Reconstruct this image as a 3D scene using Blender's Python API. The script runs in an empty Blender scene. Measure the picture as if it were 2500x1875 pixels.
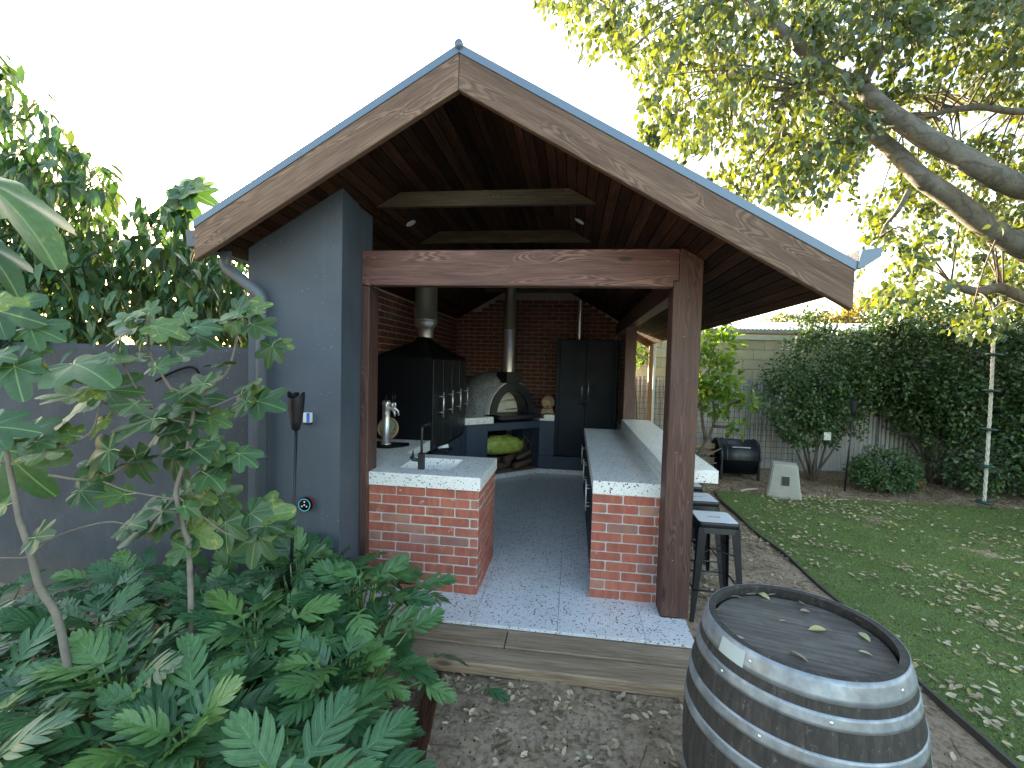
import bpy, bmesh, math, random
import numpy as np
from mathutils import Vector, Matrix, noise
R=math.radians
rng=np.random.default_rng(7); random.seed(7)
sc=bpy.context.scene; C=sc.collection

# ------------------------------------------------------------------ camera, world, sun, exposure
CAM=np.array([0.8611,-3.4129,1.7977])
cr=np.array([0.9907838,0.13267419,0.02729507]); cu=np.array([-0.0329122,0.04033043,0.9986442]); cf=np.array([-0.13139349,0.99033884,-0.04432534])
FPX=1120.5
cam_d=bpy.data.cameras.new('camera'); cam=bpy.data.objects.new('camera',cam_d); C.objects.link(cam); sc.camera=cam
cam.matrix_world=Matrix(((cr[0],cu[0],-cf[0],CAM[0]),(cr[1],cu[1],-cf[1],CAM[1]),(cr[2],cu[2],-cf[2],CAM[2]),(0,0,0,1)))
cam_d.sensor_width=36; cam_d.lens=36*FPX/2500; cam_d.clip_end=500; cam_d.clip_start=.05
def ray(px,py): return cf+cr*(px-1250)/FPX-cu*(py-937.5)/FPX
def at(px,py,Y=None,Z=None,X=None,D=None):
    d=ray(px,py)
    if D is not None: return CAM+d*D
    ax,v=(1,Y) if Y is not None else ((2,Z) if Z is not None else (0,X))
    return CAM+d*((v-CAM[ax])/d[ax])
w=bpy.data.worlds.new('World'); sc.world=w; w.use_nodes=True; nt=w.node_tree
bg=nt.nodes['Background']; sk=nt.nodes.new('ShaderNodeTexSky'); sk.sky_type='NISHITA'; sk.sun_disc=False
SUN_EL,SUN_AZ=R(7.5),R(-32)
sk.sun_elevation=SUN_EL; sk.sun_rotation=SUN_AZ; sk.air_density=1.0; sk.dust_density=3.0; sk.ozone_density=.6; sk.altitude=50
nt.links.new(sk.outputs[0],bg.inputs[0]); bg.inputs[1].default_value=0.15
sd=bpy.data.lights.new('sun','SUN'); sd.energy=4.2; sd.angle=R(.5); sd.color=(1,.83,.58)
so=bpy.data.objects.new('sun',sd); C.objects.link(so)
sv=Vector((math.sin(SUN_AZ)*math.cos(SUN_EL),math.cos(SUN_AZ)*math.cos(SUN_EL),math.sin(SUN_EL)))
so.rotation_euler=sv.to_track_quat('Z','Y').to_euler()
sc.view_settings.view_transform='Standard'; sc.view_settings.look='None'; sc.view_settings.gamma=1; sc.view_settings.use_curve_mapping=False
sc.view_settings.exposure=3.17

# ------------------------------------------------------------------ material helpers
def mat(name,rough=.6,metal=0,spec=.5):
    m=bpy.data.materials.new(name); m.use_nodes=True; n=m.node_tree
    b=n.nodes['Principled BSDF']; b.inputs['Roughness'].default_value=rough; b.inputs['Metallic'].default_value=metal
    b.inputs['Specular IOR Level'].default_value=spec
    return m,n,b
def N(n,t,**k):
    x=n.nodes.new('ShaderNode'+t)
    for a,v in k.items():
        if a.startswith('_'): x.inputs[a[1:].replace('_',' ')].default_value=v
        else: setattr(x,a,v)
    return x
def coords(n,scale=(1,1,1),space='Object',rnd=True):
    tc=N(n,'TexCoord'); mp=N(n,'Mapping'); mp.inputs['Scale'].default_value=scale
    n.links.new(tc.outputs[space],mp.inputs['Vector'])
    if rnd:
        oi=N(n,'ObjectInfo'); ml=N(n,'Math',operation='MULTIPLY'); ml.inputs[1].default_value=37.0
        n.links.new(oi.outputs['Random'],ml.inputs[0]); cb=N(n,'CombineXYZ')
        for i in range(3): n.links.new(ml.outputs[0],cb.inputs[i])
        n.links.new(cb.outputs[0],mp.inputs['Location'])
    return mp.outputs[0]
def noise_t(n,vec,scale,detail=4,rough=.6,dist=0):
    x=N(n,'TexNoise'); x.inputs['Scale'].default_value=scale; x.inputs['Detail'].default_value=detail; x.inputs['Roughness'].default_value=rough; x.inputs['Distortion'].default_value=dist
    n.links.new(vec,x.inputs['Vector']); return x.outputs['Fac']
def ramp(n,fac,stops,interp='LINEAR'):
    x=N(n,'ValToRGB'); e=x.color_ramp.elements; x.color_ramp.interpolation=interp
    while len(e)<len(stops): e.new(0.5)
    for i,(p,c) in enumerate(stops):
        e[i].position=p; e[i].color=(*c,1) if len(c)==3 else c
    n.links.new(fac,x.inputs[0]); return x.outputs[0]
def mix(n,fac,a,b,mode='MIX'):
    x=N(n,'Mix',data_type='RGBA',blend_type=mode)
    for s,v in ((0,fac),(6,a),(7,b)):
        if isinstance(v,bpy.types.NodeSocket): n.links.new(v,x.inputs[s])
        elif s==0: x.inputs[s].default_value=v
        else: x.inputs[s].default_value=(*v,1)
    return x.outputs[2]
def bump(n,b,h,strength=.3,dist=.01):
    x=N(n,'Bump'); x.inputs['Strength'].default_value=strength; x.inputs['Distance'].default_value=dist
    n.links.new(h,x.inputs['Height']); n.links.new(x.outputs[0],b.inputs['Normal'])
def setc(n,b,c,i='Base Color'):
    if isinstance(c,bpy.types.NodeSocket): n.links.new(c,b.inputs[i])
    else: b.inputs[i].default_value=(*c,1) if isinstance(c,tuple) else c
def plain(name,col,rough=.5,metal=0,var=.25,scale=8,bs=.1,bscale=60,spec=.5,speck=None):
    m,n,b=mat(name,rough,metal,spec); v=coords(n)
    f=noise_t(n,v,scale,5)
    lo=tuple(c*(1-var) for c in col); hi=tuple(min(1,c*(1+var)) for c in col)
    col_=ramp(n,f,[(.3,lo),(.7,hi)])
    if speck:
        s=noise_t(n,v,speck[0],2); k=ramp(n,s,[(speck[1],(0,0,0)),(speck[1]+.03,(1,1,1))]); col_=mix(n,k,col_,speck[2])
    setc(n,b,col_)
    if bs: bump(n,b,noise_t(n,v,bscale,4),bs,.004)
    r=ramp(n,f,[(.3,(rough*.8,)*3),(.7,(min(1,rough*1.2),)*3)]); n.links.new(r,b.inputs['Roughness'])
    return m
def wood(name,dark,mid,light,figure=.8,rough=.55,scale=1.0,grain=1.0,var=.22,spec=.4):
    # long grain along local X, cathedral figure from distorted bands
    m,n,b=mat(name,rough,0,spec)
    v=coords(n,(1.1*scale,9*scale,9*scale))
    base=noise_t(n,v,1.3,6,.6,.4)
    wv=N(n,'TexWave',wave_type='BANDS',bands_direction='Z',wave_profile='SIN'); n.links.new(v,wv.inputs['Vector'])
    wv.inputs['Scale'].default_value=1.6; wv.inputs['Distortion'].default_value=9; wv.inputs['Detail'].default_value=2.5; wv.inputs['Detail Scale'].default_value=.7; wv.inputs['Detail Roughness'].default_value=.45
    v2=coords(n,(2.2*scale,60*scale,60*scale)); fine=noise_t(n,v2,2.0,4)
    # knots
    vk=coords(n,(1.0,3.2,3.2)); vo=N(n,'TexVoronoi'); vo.inputs['Scale'].default_value=1.25; n.links.new(vk,vo.inputs['Vector'])
    c1=ramp(n,base,[(.25,dark),(.5,mid),(.75,light)])
    vf=coords(n,(.95*scale,7.5*scale,7.5*scale)); cn=noise_t(n,vf,1.15,2,.4,.35)
    m1=N(n,'Math',operation='MULTIPLY'); m1.inputs[1].default_value=190; n.links.new(cn,m1.inputs[0]); s1=N(n,'Math',operation='SINE'); n.links.new(m1.outputs[0],s1.inputs[0])
    s2=N(n,'Math',operation='MULTIPLY_ADD'); s2.inputs[1].default_value=.5; s2.inputs[2].default_value=.5; n.links.new(s1.outputs[0],s2.inputs[0])
    wr=ramp(n,s2.outputs[0],[(.35,(0,0,0)),(.8,(1,1,1))])
    msk=ramp(n,cn,[(.49,(0,0,0)),(.515,(figure,)*3),(.58,(figure,)*3),(.61,(0,0,0))])
    fm=mix(n,1.0,wr,msk,'MULTIPLY')
    c2=mix(n,fm,c1,tuple(min(1,x*1.5) for x in light)); c2=mix(n,mix(n,1.0,ramp(n,s2.outputs[0],[(.0,(.6,)*3),(.3,(0,0,0))]),msk,'MULTIPLY'),c2,tuple(x*.45 for x in dark))
    c3=mix(n,ramp(n,fine,[(.35,(.55*grain,)*3),(.6,(0,0,0))]),c2,tuple(x*.45 for x in dark))
    kn=ramp(n,vo.outputs['Distance'],[(.0,(.85,)*3),(.045,(.75,)*3),(.085,(0,0,0))])
    c4=mix(n,kn,c3,tuple(x*.35 for x in dark))
    oi=N(n,'ObjectInfo'); hv=N(n,'HueSaturation'); mr=N(n,'MapRange'); mr.inputs[3].default_value=1-var; mr.inputs[4].default_value=1+var
    n.links.new(oi.outputs['Random'],mr.inputs[0]); n.links.new(mr.outputs[0],hv.inputs['Value']); n.links.new(c4,hv.inputs['Color'])
    setc(n,b,hv.outputs[0]); bump(n,b,mix(n,.5,fine,wr),.35,.003)
    return m
def weathered(name,col,rough,var=.1,scale=3,bs=.25,bscale=200):
    m,n,b=mat(name,rough); v=coords(n,rnd=False)
    lo=tuple(c*(1-var) for c in col); hi=tuple(c*(1+var) for c in col)
    c=ramp(n,noise_t(n,v,scale,6,.65),[(.3,lo),(.7,hi)])
    v2=coords(n,(9,9,.7),rnd=False); c=mix(n,ramp(n,noise_t(n,v2,1.6,5),[(.55,(0,0,0)),(.78,(.38,)*3)]),c,tuple(min(1,x*1.5+.01) for x in col))
    c=mix(n,ramp(n,noise_t(n,v,1.3,3),[(.5,(0,0,0)),(.72,(.35,)*3)]),c,tuple(x*.62 for x in col))
    sx=N(n,'SeparateXYZ'); n.links.new(v,sx.inputs[0]); ad=N(n,'Math',operation='MULTIPLY_ADD'); ad.inputs[1].default_value=.35; n.links.new(noise_t(n,v,11,5),ad.inputs[0]); n.links.new(sx.outputs[2],ad.inputs[2])
    c=mix(n,ramp(n,ad.outputs[0],[(.12,(.7,)*3),(.42,(0,0,0))]),c,(.10,.09,.08))
    sp=ramp(n,noise_t(n,v,70,2),[(.735,(0,0,0)),(.745,(.8,)*3)]); c=mix(n,sp,c,(.4,.4,.4))
    setc(n,b,c); bump(n,b,mix(n,.5,noise_t(n,v,bscale,4),noise_t(n,v,12,4)),bs,.006); return m
def terrazzo(name,base,cell=70,dens=.34):
    m,n,b=mat(name,.32); v=coords(n,rnd=False)
    dn=N(n,'TexNoise'); dn.inputs['Scale'].default_value=40; n.links.new(v,dn.inputs['Vector'])
    vv=mix(n,.018,v,dn.outputs['Color'],'ADD')
    col=base
    col=ramp(n,noise_t(n,v,3.2,5),[(.3,tuple(x*.86 for x in base)),(.7,base)])
    for sc_,th,frac,cols in ((cell*1.5,.40,.48,[(.0,(.42,.44,.42)),(.35,(.60,.60,.56)),(.7,(.50,.46,.38)),(1,(.64,.66,.66))]),
                             (cell,.36,.55 if cell<70 else .72,[(.0,(.04,.045,.045)),(.4,(.10,.11,.10)),(.7,(.17,.19,.15)),(1,(.3,.27,.2))])):
        vo=N(n,'TexVoronoi'); vo.inputs['Scale'].default_value=sc_; vo.inputs['Randomness'].default_value=1; n.links.new(vv,vo.inputs['Vector'])
        sep=N(n,'SeparateColor'); n.links.new(vo.outputs['Color'],sep.inputs[0])
        # chip size depends on the cell
        lt=N(n,'Math',operation='LESS_THAN'); mu=N(n,'Math',operation='MULTIPLY'); mu.inputs[1].default_value=th*1.5; n.links.new(sep.outputs[1],mu.inputs[0])
        n.links.new(vo.outputs['Distance'],lt.inputs[0]); n.links.new(mu.outputs[0],lt.inputs[1])
        gt=N(n,'Math',operation='GREATER_THAN'); gt.inputs[1].default_value=frac; n.links.new(sep.outputs[0],gt.inputs[0])
        an=N(n,'Math',operation='MULTIPLY'); n.links.new(lt.outputs[0],an.inputs[0]); n.links.new(gt.outputs[0],an.inputs[1])
        cc=ramp(n,sep.outputs[2],cols,'CONSTANT'); col=mix(n,an.outputs[0],col,cc)
    setc(n,b,col); bump(n,b,noise_t(n,v,25,2),.02,.002)
    return m
def leafmat(name,cols,trans=.35,rough=.45,attr=None,vein=None,uvvein=None,tcol=None,edge=None):
    m,n,b=mat(name,rough); out=n.nodes['Material Output']
    if attr: a=N(n,'Attribute',attribute_name=attr); f=a.outputs['Fac']
    else: f=N(n,'ObjectInfo').outputs['Random']
    c=ramp(n,f,cols)
    v=coords(n,space='Object'); bl=noise_t(n,v,14 if not attr else 5,3)
    c=mix(n,ramp(n,bl,[(.35,(.35,)*3),(.65,(0,0,0))]),c,tuple(x*.55 for x in cols[0][1]))
    if uvvein:
        uv=N(n,'UVMap'); sx=N(n,'SeparateXYZ'); n.links.new(uv.outputs[0],sx.inputs[0])
        k=ramp(n,sx.outputs[0],[(0,(1,1,1)),(uvvein*.5,(.8,)*3),(uvvein,(0,0,0))]); c=mix(n,k,c,vein)
    if edge: # yellowing patches
        k=ramp(n,noise_t(n,v,5,3),[(.58,(0,0,0)),(.66,(.9,)*3)]); rr=ramp(n,f,[(.72,(0,0,0)),(.8,(1,1,1))]); c=mix(n,mix(n,1,k,rr,'MULTIPLY'),c,edge)
    setc(n,b,c)
    if trans:
        t=N(n,'BsdfTranslucent'); ms=N(n,'MixShader'); ms.inputs[0].default_value=trans
        tc=mix(n,1.0,c,tcol or (1.5,1.6,.5),'MULTIPLY'); n.links.new(tc,t.inputs[0])
        n.links.new(b.outputs[0],ms.inputs[1]); n.links.new(t.outputs[0],ms.inputs[2]); n.links.new(ms.outputs[0],out.inputs[0])
    return m

# ------------------------------------------------------------------ object helpers
def props(o,label=None,cat=None,group=None,kind=None):
    if label: o['label']=label
    if cat: o['category']=cat
    if group: o['group']=group
    if kind: o['kind']=kind
    return o
def thing(name,loc,label,cat,group=None,rz=0,rot=None):
    o=bpy.data.objects.new(name,None); o.empty_display_size=.1; o.location=loc
    o.rotation_euler=rot if rot else (0,0,rz); C.objects.link(o); props(o,label,cat,group)
    o['_w']=1; return o
def wm(o):   # world matrix without depsgraph
    m=o.matrix_basis.copy() if hasattr(o,'matrix_basis') else Matrix()
    if o.parent: m=wm(o.parent)@o.matrix_parent_inverse@m
    return m
def link(name,me,m=None,parent=None,mw=None,kind=None,label=None,local=False):
    """parent given: mesh is in world coordinates (placed by mw) unless local"""
    o=bpy.data.objects.new(name,me); C.objects.link(o)
    if m and not me.materials: me.materials.append(m)
    if mw is not None: o.matrix_basis=mw
    if parent is not None:
        o.parent=parent
        if not local: o.matrix_parent_inverse=wm(parent).inverted()
    if kind: o['kind']=kind
    if label: o['label']=label
    return o
def mesh(name,V,F,smooth=False,uv=None,attr=None):
    me=bpy.data.meshes.new(name)
    if isinstance(F,np.ndarray):
        V=np.ascontiguousarray(V,dtype=np.float32); k=F.shape[1]
        me.vertices.add(len(V)); me.vertices.foreach_set('co',V.ravel())
        me.loops.add(F.size); me.loops.foreach_set('vertex_index',F.ravel().astype(np.int32))
        me.polygons.add(len(F)); me.polygons.foreach_set('loop_start',np.arange(0,F.size,k,dtype=np.int32))
        me.update(calc_edges=True)
    else:
        me.from_pydata([tuple(map(float,v)) for v in V],[],F); me.update()
    if smooth: me.polygons.foreach_set('use_smooth',[True]*len(me.polygons))
    if uv is not None:
        l=me.uv_layers.new(name='UVMap'); idx=np.empty(len(me.loops),dtype=np.int32); me.loops.foreach_get('vertex_index',idx)
        l.data.foreach_set('uv',np.asarray(uv,dtype=np.float32)[idx].ravel())
    if attr is not None:
        a=me.attributes.new('rnd','FLOAT','POINT'); a.data.foreach_set('value',np.asarray(attr,dtype=np.float32))
    return me
def bmend(bm,name,smooth=False):
    bmesh.ops.recalc_face_normals(bm,faces=bm.faces)
    me=bpy.data.meshes.new(name); bm.to_mesh(me); bm.free()
    if smooth:
        for p in me.polygons: p.use_smooth=True
    return me
def box_me(name,a,b,bev=0.0,seg=1):
    bm=bmesh.new(); bmesh.ops.create_cube(bm,size=1)
    a=np.array(a,float); b=np.array(b,float)
    for v in bm.verts: v.co=[a[i]+(v.co[i]+.5)*(b[i]-a[i]) for i in range(3)]
    if bev: bmesh.ops.bevel(bm,geom=bm.edges[:],offset=bev,segments=seg,affect='EDGES',profile=.6)
    return bmend(bm,name)
def box(name,a,b,m,parent=None,bev=.003,kind=None,label=None,seg=1):
    a=np.array(a,float); b=np.array(b,float); c=(a+b)/2
    me=box_me(name,a-c,b-c,bev,seg)
    return link(name,me,m,parent,Matrix.Translation(c),kind,label)
def frame_x(p0,p1,up=(0,0,1)):
    x=Vector(p1)-Vector(p0); L=x.length; x.normalize(); u=Vector(up); y=u.cross(x).normalized(); z=x.cross(y)
    mw=Matrix((( x[0],y[0],z[0],0),(x[1],y[1],z[1],0),(x[2],y[2],z[2],0),(0,0,0,1))); mw.translation=(Vector(p0)+Vector(p1))/2
    return mw,L
def bar(name,p0,p1,wid,hei,m,parent=None,up=(0,0,1),bev=.003,kind=None,label=None):
    """box whose local X runs p0->p1"""
    mw,L=frame_x(p0,p1,up); me=box_me(name,(-L/2,-wid/2,-hei/2),(L/2,wid/2,hei/2),bev)
    return link(name,me,m,parent,mw,kind,label)
def prism(name,poly,y0,y1,m,parent=None,ang=None,bev=0.003,kind=None,axis='Y',label=None):
    """polygon in XZ extruded along Y (axis Y), or in XY extruded along Z, or YZ along X. ang: local X tilt for grain (axis Y only)"""
    bm=bmesh.new(); f={'Y':lambda p,t:(p[0],t,p[1]),'Z':lambda p,t:(p[0],p[1],t),'X':lambda p,t:(t,p[0],p[1])}[axis]
    A=[bm.verts.new(f(p,y0)) for p in poly]; B=[bm.verts.new(f(p,y1)) for p in poly]; k=len(poly)
    bm.faces.new(A); bm.faces.new(B[::-1])
    for i in range(k): bm.faces.new((A[i],A[(i+1)%k],B[(i+1)%k],B[i]))
    bmesh.ops.recalc_face_normals(bm,faces=bm.faces)
    if bev: bmesh.ops.bevel(bm,geom=bm.edges[:],offset=bev,segments=1,affect='EDGES')
    c=Vector((0,0,0))
    for v in bm.verts: c+=v.co
    c/=len(bm.verts); mw=Matrix.Translation(c)
    if ang is not None: mw=mw@Matrix.Rotation(ang,4,'Y')
    inv=mw.inverted()
    for v in bm.verts: v.co=inv@v.co
    return link(name,bmend(bm,name),m,parent,mw,kind,label)
def tube_me(name,pts,rad,seg=10,cap=True,smooth=True):
    pts=[Vector(p) for p in pts]; n=len(pts); rad=rad if hasattr(rad,'__len__') else [rad]*n
    V=[];F=[]; prev=None
    for i,p in enumerate(pts):
        d=(pts[min(i+1,n-1)]-pts[max(i-1,0)]).normalized()
        if prev is None: s=d.orthogonal().normalized()
        else: s=(prev-d*prev.dot(d)).normalized()
        prev=s; t=d.cross(s)
        for k in range(seg):
            a=2*math.pi*k/seg; V.append(p+(s*math.cos(a)+t*math.sin(a))*rad[i])
    for i in range(n-1):
        for k in range(seg): a=i*seg+k; b=i*seg+(k+1)%seg; F.append((a,b,b+seg,a+seg))
    if cap: F.append(tuple(range(seg))[::-1]); F.append(tuple(range((n-1)*seg,n*seg)))
    return mesh(name,V,F,smooth)
def tube(name,pts,rad,m,parent=None,seg=10,kind=None,label=None,cap=True,smooth=True):
    c=Vector(pts[0]); me=tube_me(name,[Vector(p)-c for p in pts],rad,seg,cap,smooth)
    return link(name,me,m,parent,Matrix.Translation(c),kind,label)
def lathe_me(name,prof,seg=32,smooth=True,a0=0,a1=2*math.pi):
    V=[];F=[]; full=abs(a1-a0-2*math.pi)<1e-6; k=seg if full else seg+1
    for r,z in prof:
        for i in range(k):
            a=a0+(a1-a0)*i/seg; V.append((r*math.cos(a),r*math.sin(a),z))
    for j in range(len(prof)-1):
        for i in range(seg):
            i2=(i+1)%k; F.append((j*k+i,j*k+i2,(j+1)*k+i2,(j+1)*k+i))
    return mesh(name,V,F,smooth)
def lathe(name,prof,m,parent=None,mw=Matrix(),seg=32,smooth=True,kind=None,label=None):
    return link(name,lathe_me(name,prof,seg,smooth),m,parent,mw,kind,label)
def T(*a): return Matrix.Translation(a)
def curve_pts(P,n=6):
    """catmull-rom through points"""
    P=[Vector(p) for p in P]; Q=[P[0]*2-P[1]]+P+[P[-1]*2-P[-2]]; out=[]
    for i in range(1,len(Q)-2):
        for k in range(n):
            t=k/n; a,b,c,d=Q[i-1:i+3]
            out.append(.5*((2*b)+(-a+c)*t+(2*a-5*b+4*c-d)*t*t+(-a+3*b-3*c+d)*t**3))
    out.append(P[-1]); return out
G=-.10   # ground level (0 is the paved kitchen floor)
SL=.5735; RX=.147; ZA=3.467
def sof(x): return ZA-SL*abs(x-RX)
ANG=math.atan(SL)

# ------------------------------------------------------------------ materials
M={}
M['barge']=wood('weathered_stained_timber',(.090,.050,.032),(.16,.095,.064),(.23,.15,.105),.45,.6)
M['beam']=wood('red_stained_timber',(.085,.036,.030),(.135,.062,.052),(.18,.095,.08),.85,.5)
M['post']=wood('dark_red_stained_timber',(.056,.028,.023),(.092,.046,.037),(.13,.068,.056),.45,.5)
M['board']=wood('dark_stained_lining_board',(.022,.011,.008),(.048,.022,.014),(.085,.038,.020),.2,.75,var=.5,spec=.12)
M['tie']=wood('grey_stained_tie',(.035,.028,.022),(.072,.058,.042),(.12,.098,.068),.3,.7,spec=.2)
M['sleeper']=wood('weathered_sleeper_timber',(.17,.12,.08),(.29,.21,.145),(.38,.29,.21),.15,.75)
M['orange']=wood('new_timber',(.30,.15,.07),(.42,.23,.12),(.5,.3,.17),.2,.6)
M['slate']=weathered('slate_blue_render',(.066,.084,.112),.62,var=.10,scale=3,bs=.25,bscale=220)
M['return']=M['slate']
M['navy']=plain('navy_satin_paint',(.010,.016,.028),.5,var=.12,scale=4,bs=.03,spec=.18)
M['navywall']=plain('navy_render',(.030,.044,.075),.6,var=.12,scale=5,bs=.2,bscale=150)
M['greyrender']=weathered('charcoal_rough_render',(.050,.055,.066),.85,var=.25,scale=2.5,bs=.55,bscale=45)
M['flash']=plain('blue_grey_steel',(.12,.17,.24),.35,metal=.2,var=.05,scale=2,bs=0)
M['steelroof']=plain('roof_steel',(.16,.19,.23),.4,var=.1,bs=0)
M['black']=plain('black_paint',(.004,.005,.007),.55,var=.15,bs=.04,spec=.12)
M['blackmetal']=plain('black_powdercoat',(.008,.010,.015),.42,var=.15,bs=.05,bscale=300)
M['stainless']=plain('stainless_steel',(.80,.80,.80),.42,metal=.9,var=.04,bs=0)
M['brushed']=plain('brushed_steel_seat',(.42,.46,.54),.42,metal=.6,var=.04,scale=3,bs=0)
M['mortar']=plain('pale_mortar',(.46,.44,.43),.9,var=.15,scale=25,bs=.5,bscale=120)
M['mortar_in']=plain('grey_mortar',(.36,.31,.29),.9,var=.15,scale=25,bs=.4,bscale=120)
M['floor']=terrazzo('terrazzo_paver',(.70,.71,.76),68)
M['slab']=terrazzo('terrazzo_benchtop',(.80,.80,.80),72)
M['white']=plain('white_plastic',(.75,.75,.74),.4,var=.03,bs=0)
M['pipe']=plain('slate_downpipe',(.085,.10,.125),.4,var=.05,bs=.03)
M['grass_soil']=None
def brickmat(name,k=1.0):
    m,n,b=mat(name,.8); oi=N(n,'ObjectInfo')
    c=ramp(n,oi.outputs['Random'],[(0,(.30*k,.085*k,.06*k)),(.2,(.37*k,.105*k,.068*k)),(.42,(.33*k,.085*k,.058*k)),(.62,(.42*k,.13*k,.085*k)),(.78,(.30*k,.095*k,.075*k)),(.86,(.40*k,.21*k,.15*k)),(.93,(.17*k,.08*k,.075*k)),(1,(.42*k,.22*k,.18*k))])
    v=coords(n,(1,1,1)); v2=coords(n,(26,26,2.0))
    st=noise_t(n,v2,1.2,3); c=mix(n,ramp(n,st,[(.42,(0,0,0)),(.7,(.45,)*3)]),c,(.46*k,.19*k,.12*k))
    c=mix(n,ramp(n,noise_t(n,v,7,5),[(.3,(.6,)*3),(.52,(0,0,0))]),c,(.20*k,.065*k,.05*k))
    pale=ramp(n,noise_t(n,v,16,5),[(.64,(0,0,0)),(.72,(.75,)*3)]); c=mix(n,pale,c,(.5*k,.40*k,.36*k))
    setc(n,b,c); bump(n,b,noise_t(n,v,60,6,.7),.5,.004); return m
M['brick']=brickmat('red_face_brick'); M['brick_shaded']=brickmat('red_brick_shaded_copy',.36)  # inside walls: same brick, with the interior shade darkened into its colour

def galv():
    m,n,b=mat('galvanised_hoop',.5,.5); v=coords(n)
    c=ramp(n,noise_t(n,v,14,6,.65),[(.3,(.17,.19,.22)),(.55,(.29,.32,.36)),(.75,(.40,.43,.45))]); c=mix(n,ramp(n,noise_t(n,v,6,6,.7),[(.5,(0,0,0)),(.68,(.6,)*3)]),c,(.22,.18,.13))
    setc(n,b,c); n.links.new(ramp(n,noise_t(n,v,22,4),[(.3,(.32,)*3),(.7,(.6,)*3)]),b.inputs['Roughness']); bump(n,b,noise_t(n,v,30,4),.12,.003); return m
M['galv']=galv()

# ------------------------------------------------------------------ ground
def ground_mat():
    m,n,b=mat('leaf_strewn_dirt',.95); v=coords(n,rnd=False)
    c=ramp(n,noise_t(n,v,2.2,8,.65),[(.3,(.20,.14,.09)),(.5,(.34,.25,.175)),(.7,(.46,.36,.26))])
    c=mix(n,ramp(n,noise_t(n,v,28,6,.7),[(.35,(.75,)*3),(.55,(0,0,0))]),c,(.075,.053,.04))
    c=mix(n,ramp(n,noise_t(n,v,110,3),[(.62,(0,0,0)),(.68,(.8,)*3)]),c,(.36,.31,.26))
    setc(n,b,c); bump(n,b,noise_t(n,v,35,8,.7),.8,.02); return m
M['dirt']=ground_mat()
def gridmesh(name,x0,x1,y0,y1,nx,ny,zf):
    xs=np.linspace(x0,x1,nx); ys=np.linspace(y0,y1,ny); X,Y=np.meshgrid(xs,ys); Z=zf(X,Y)
    V=np.stack([X,Y,Z],-1).reshape(-1,3); i=np.arange((ny-1)*nx).reshape(ny-1,nx)[:,:-1].ravel()
    return mesh(name,V,np.stack([i,i+1,i+nx+1,i+nx],1),True)
def undul(X,Y,s=1,a=.01):
    return a*(np.sin(X*2.1*s+Y*1.3*s)+np.sin(X*5.3*s-Y*4.1*s+1)*.6+np.sin(X*9.7*s+Y*11.3*s+2)*.35+np.sin(X*23*s-Y*19*s)*.18)
gz=lambda X,Y:G-.012+undul(X,Y)
o=link('ground',gridmesh('ground',-4,9,-5.5,7,330,320,gz),M['dirt']); o['kind']='structure'
o=link('far_ground',mesh('far_ground',[(-90,-60,G-.09),(120,-60,G-.09),(120,150,G-.09),(-90,150,G-.09)],[(0,1,2,3)]),M['dirt']); o['kind']='structure'
# lawn
def lawn_mat():
    m,n,b=mat('lawn_turf',.9); v=coords(n,rnd=False)
    c=ramp(n,noise_t(n,v,1.6,5),[(.3,(.085,.13,.032)),(.55,(.13,.185,.05)),(.75,(.19,.22,.075))])
    c=mix(n,ramp(n,noise_t(n,v,60,4),[(.4,(.7,)*3),(.6,(0,0,0))]),c,(.018,.045,.016))
    setc(n,b,c); bump(n,b,noise_t(n,v,150,4),.8,.01); return m
M['lawn']=lawn_mat()
LX0=3.08; LY1=3.98
def lawn_left(Y): return LX0+.03*np.sin(Y*1.7)+.015*np.sin(Y*5)
lz=lambda X,Y:G+.012+undul(X,Y,.8,.006)
LXR=9.0
V=[];nx=60;ny=90
for j,yy in enumerate(np.linspace(-3.2,LY1,ny)):
    x0=lawn_left(yy)
    for i in range(nx):
        x=x0+(LXR-x0)*i/(nx-1); V.append((x,yy+(.05*math.sin(x*1.9)+.03*math.sin(x*5.1) if j==ny-1 else 0),lz(x,yy)))
ii=np.arange((ny-1)*nx).reshape(ny-1,nx)[:,:-1].ravel()
o=link('lawn',mesh('lawn',np.array(V),np.stack([ii,ii+1,ii+nx+1,ii+nx],1),True),M['lawn']); o['kind']='structure'
# grass blades
nb=190000; bx=rng.uniform(3.06,8.6,nb); by=rng.uniform(-2.6,LY1+.03,nb)
keep=(bx>lawn_left(by)-.015)&(rng.random(nb)<np.clip(1.25-(np.hypot(bx-CAM[0],by-CAM[1])-3)/14,.3,1)); bx=bx[keep];by=by[keep];nb=len(bx)
bz=lz(bx,by)-.002; h=rng.uniform(.010,.026,nb); a=rng.uniform(0,2*np.pi,nb); lx=rng.normal(0,.012,nb); ly=rng.normal(0,.012,nb); ww=rng.uniform(.0018,.0035,nb)
B=np.stack([bx,by,bz],1); dx=np.stack([np.cos(a)*ww,np.sin(a)*ww,0*a],1)
Vv=np.stack([B-dx,B+dx,B+np.stack([lx,ly,h],1)],1).reshape(-1,3)
M['blade']=leafmat('grass_blade',[(0,(.13,.205,.05)),(.5,(.19,.27,.075)),(.85,(.25,.31,.10)),(1,(.33,.30,.15))],.3,.6,attr='rnd')
o=link('lawn_grass',mesh('lawn_grass',Vv,np.arange(nb*3).reshape(-1,3),attr=np.repeat(rng.random(nb),3)),M['blade'])
props(o,'short green turf grass blades covering the lawn on the right','grass',kind='stuff')
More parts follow.
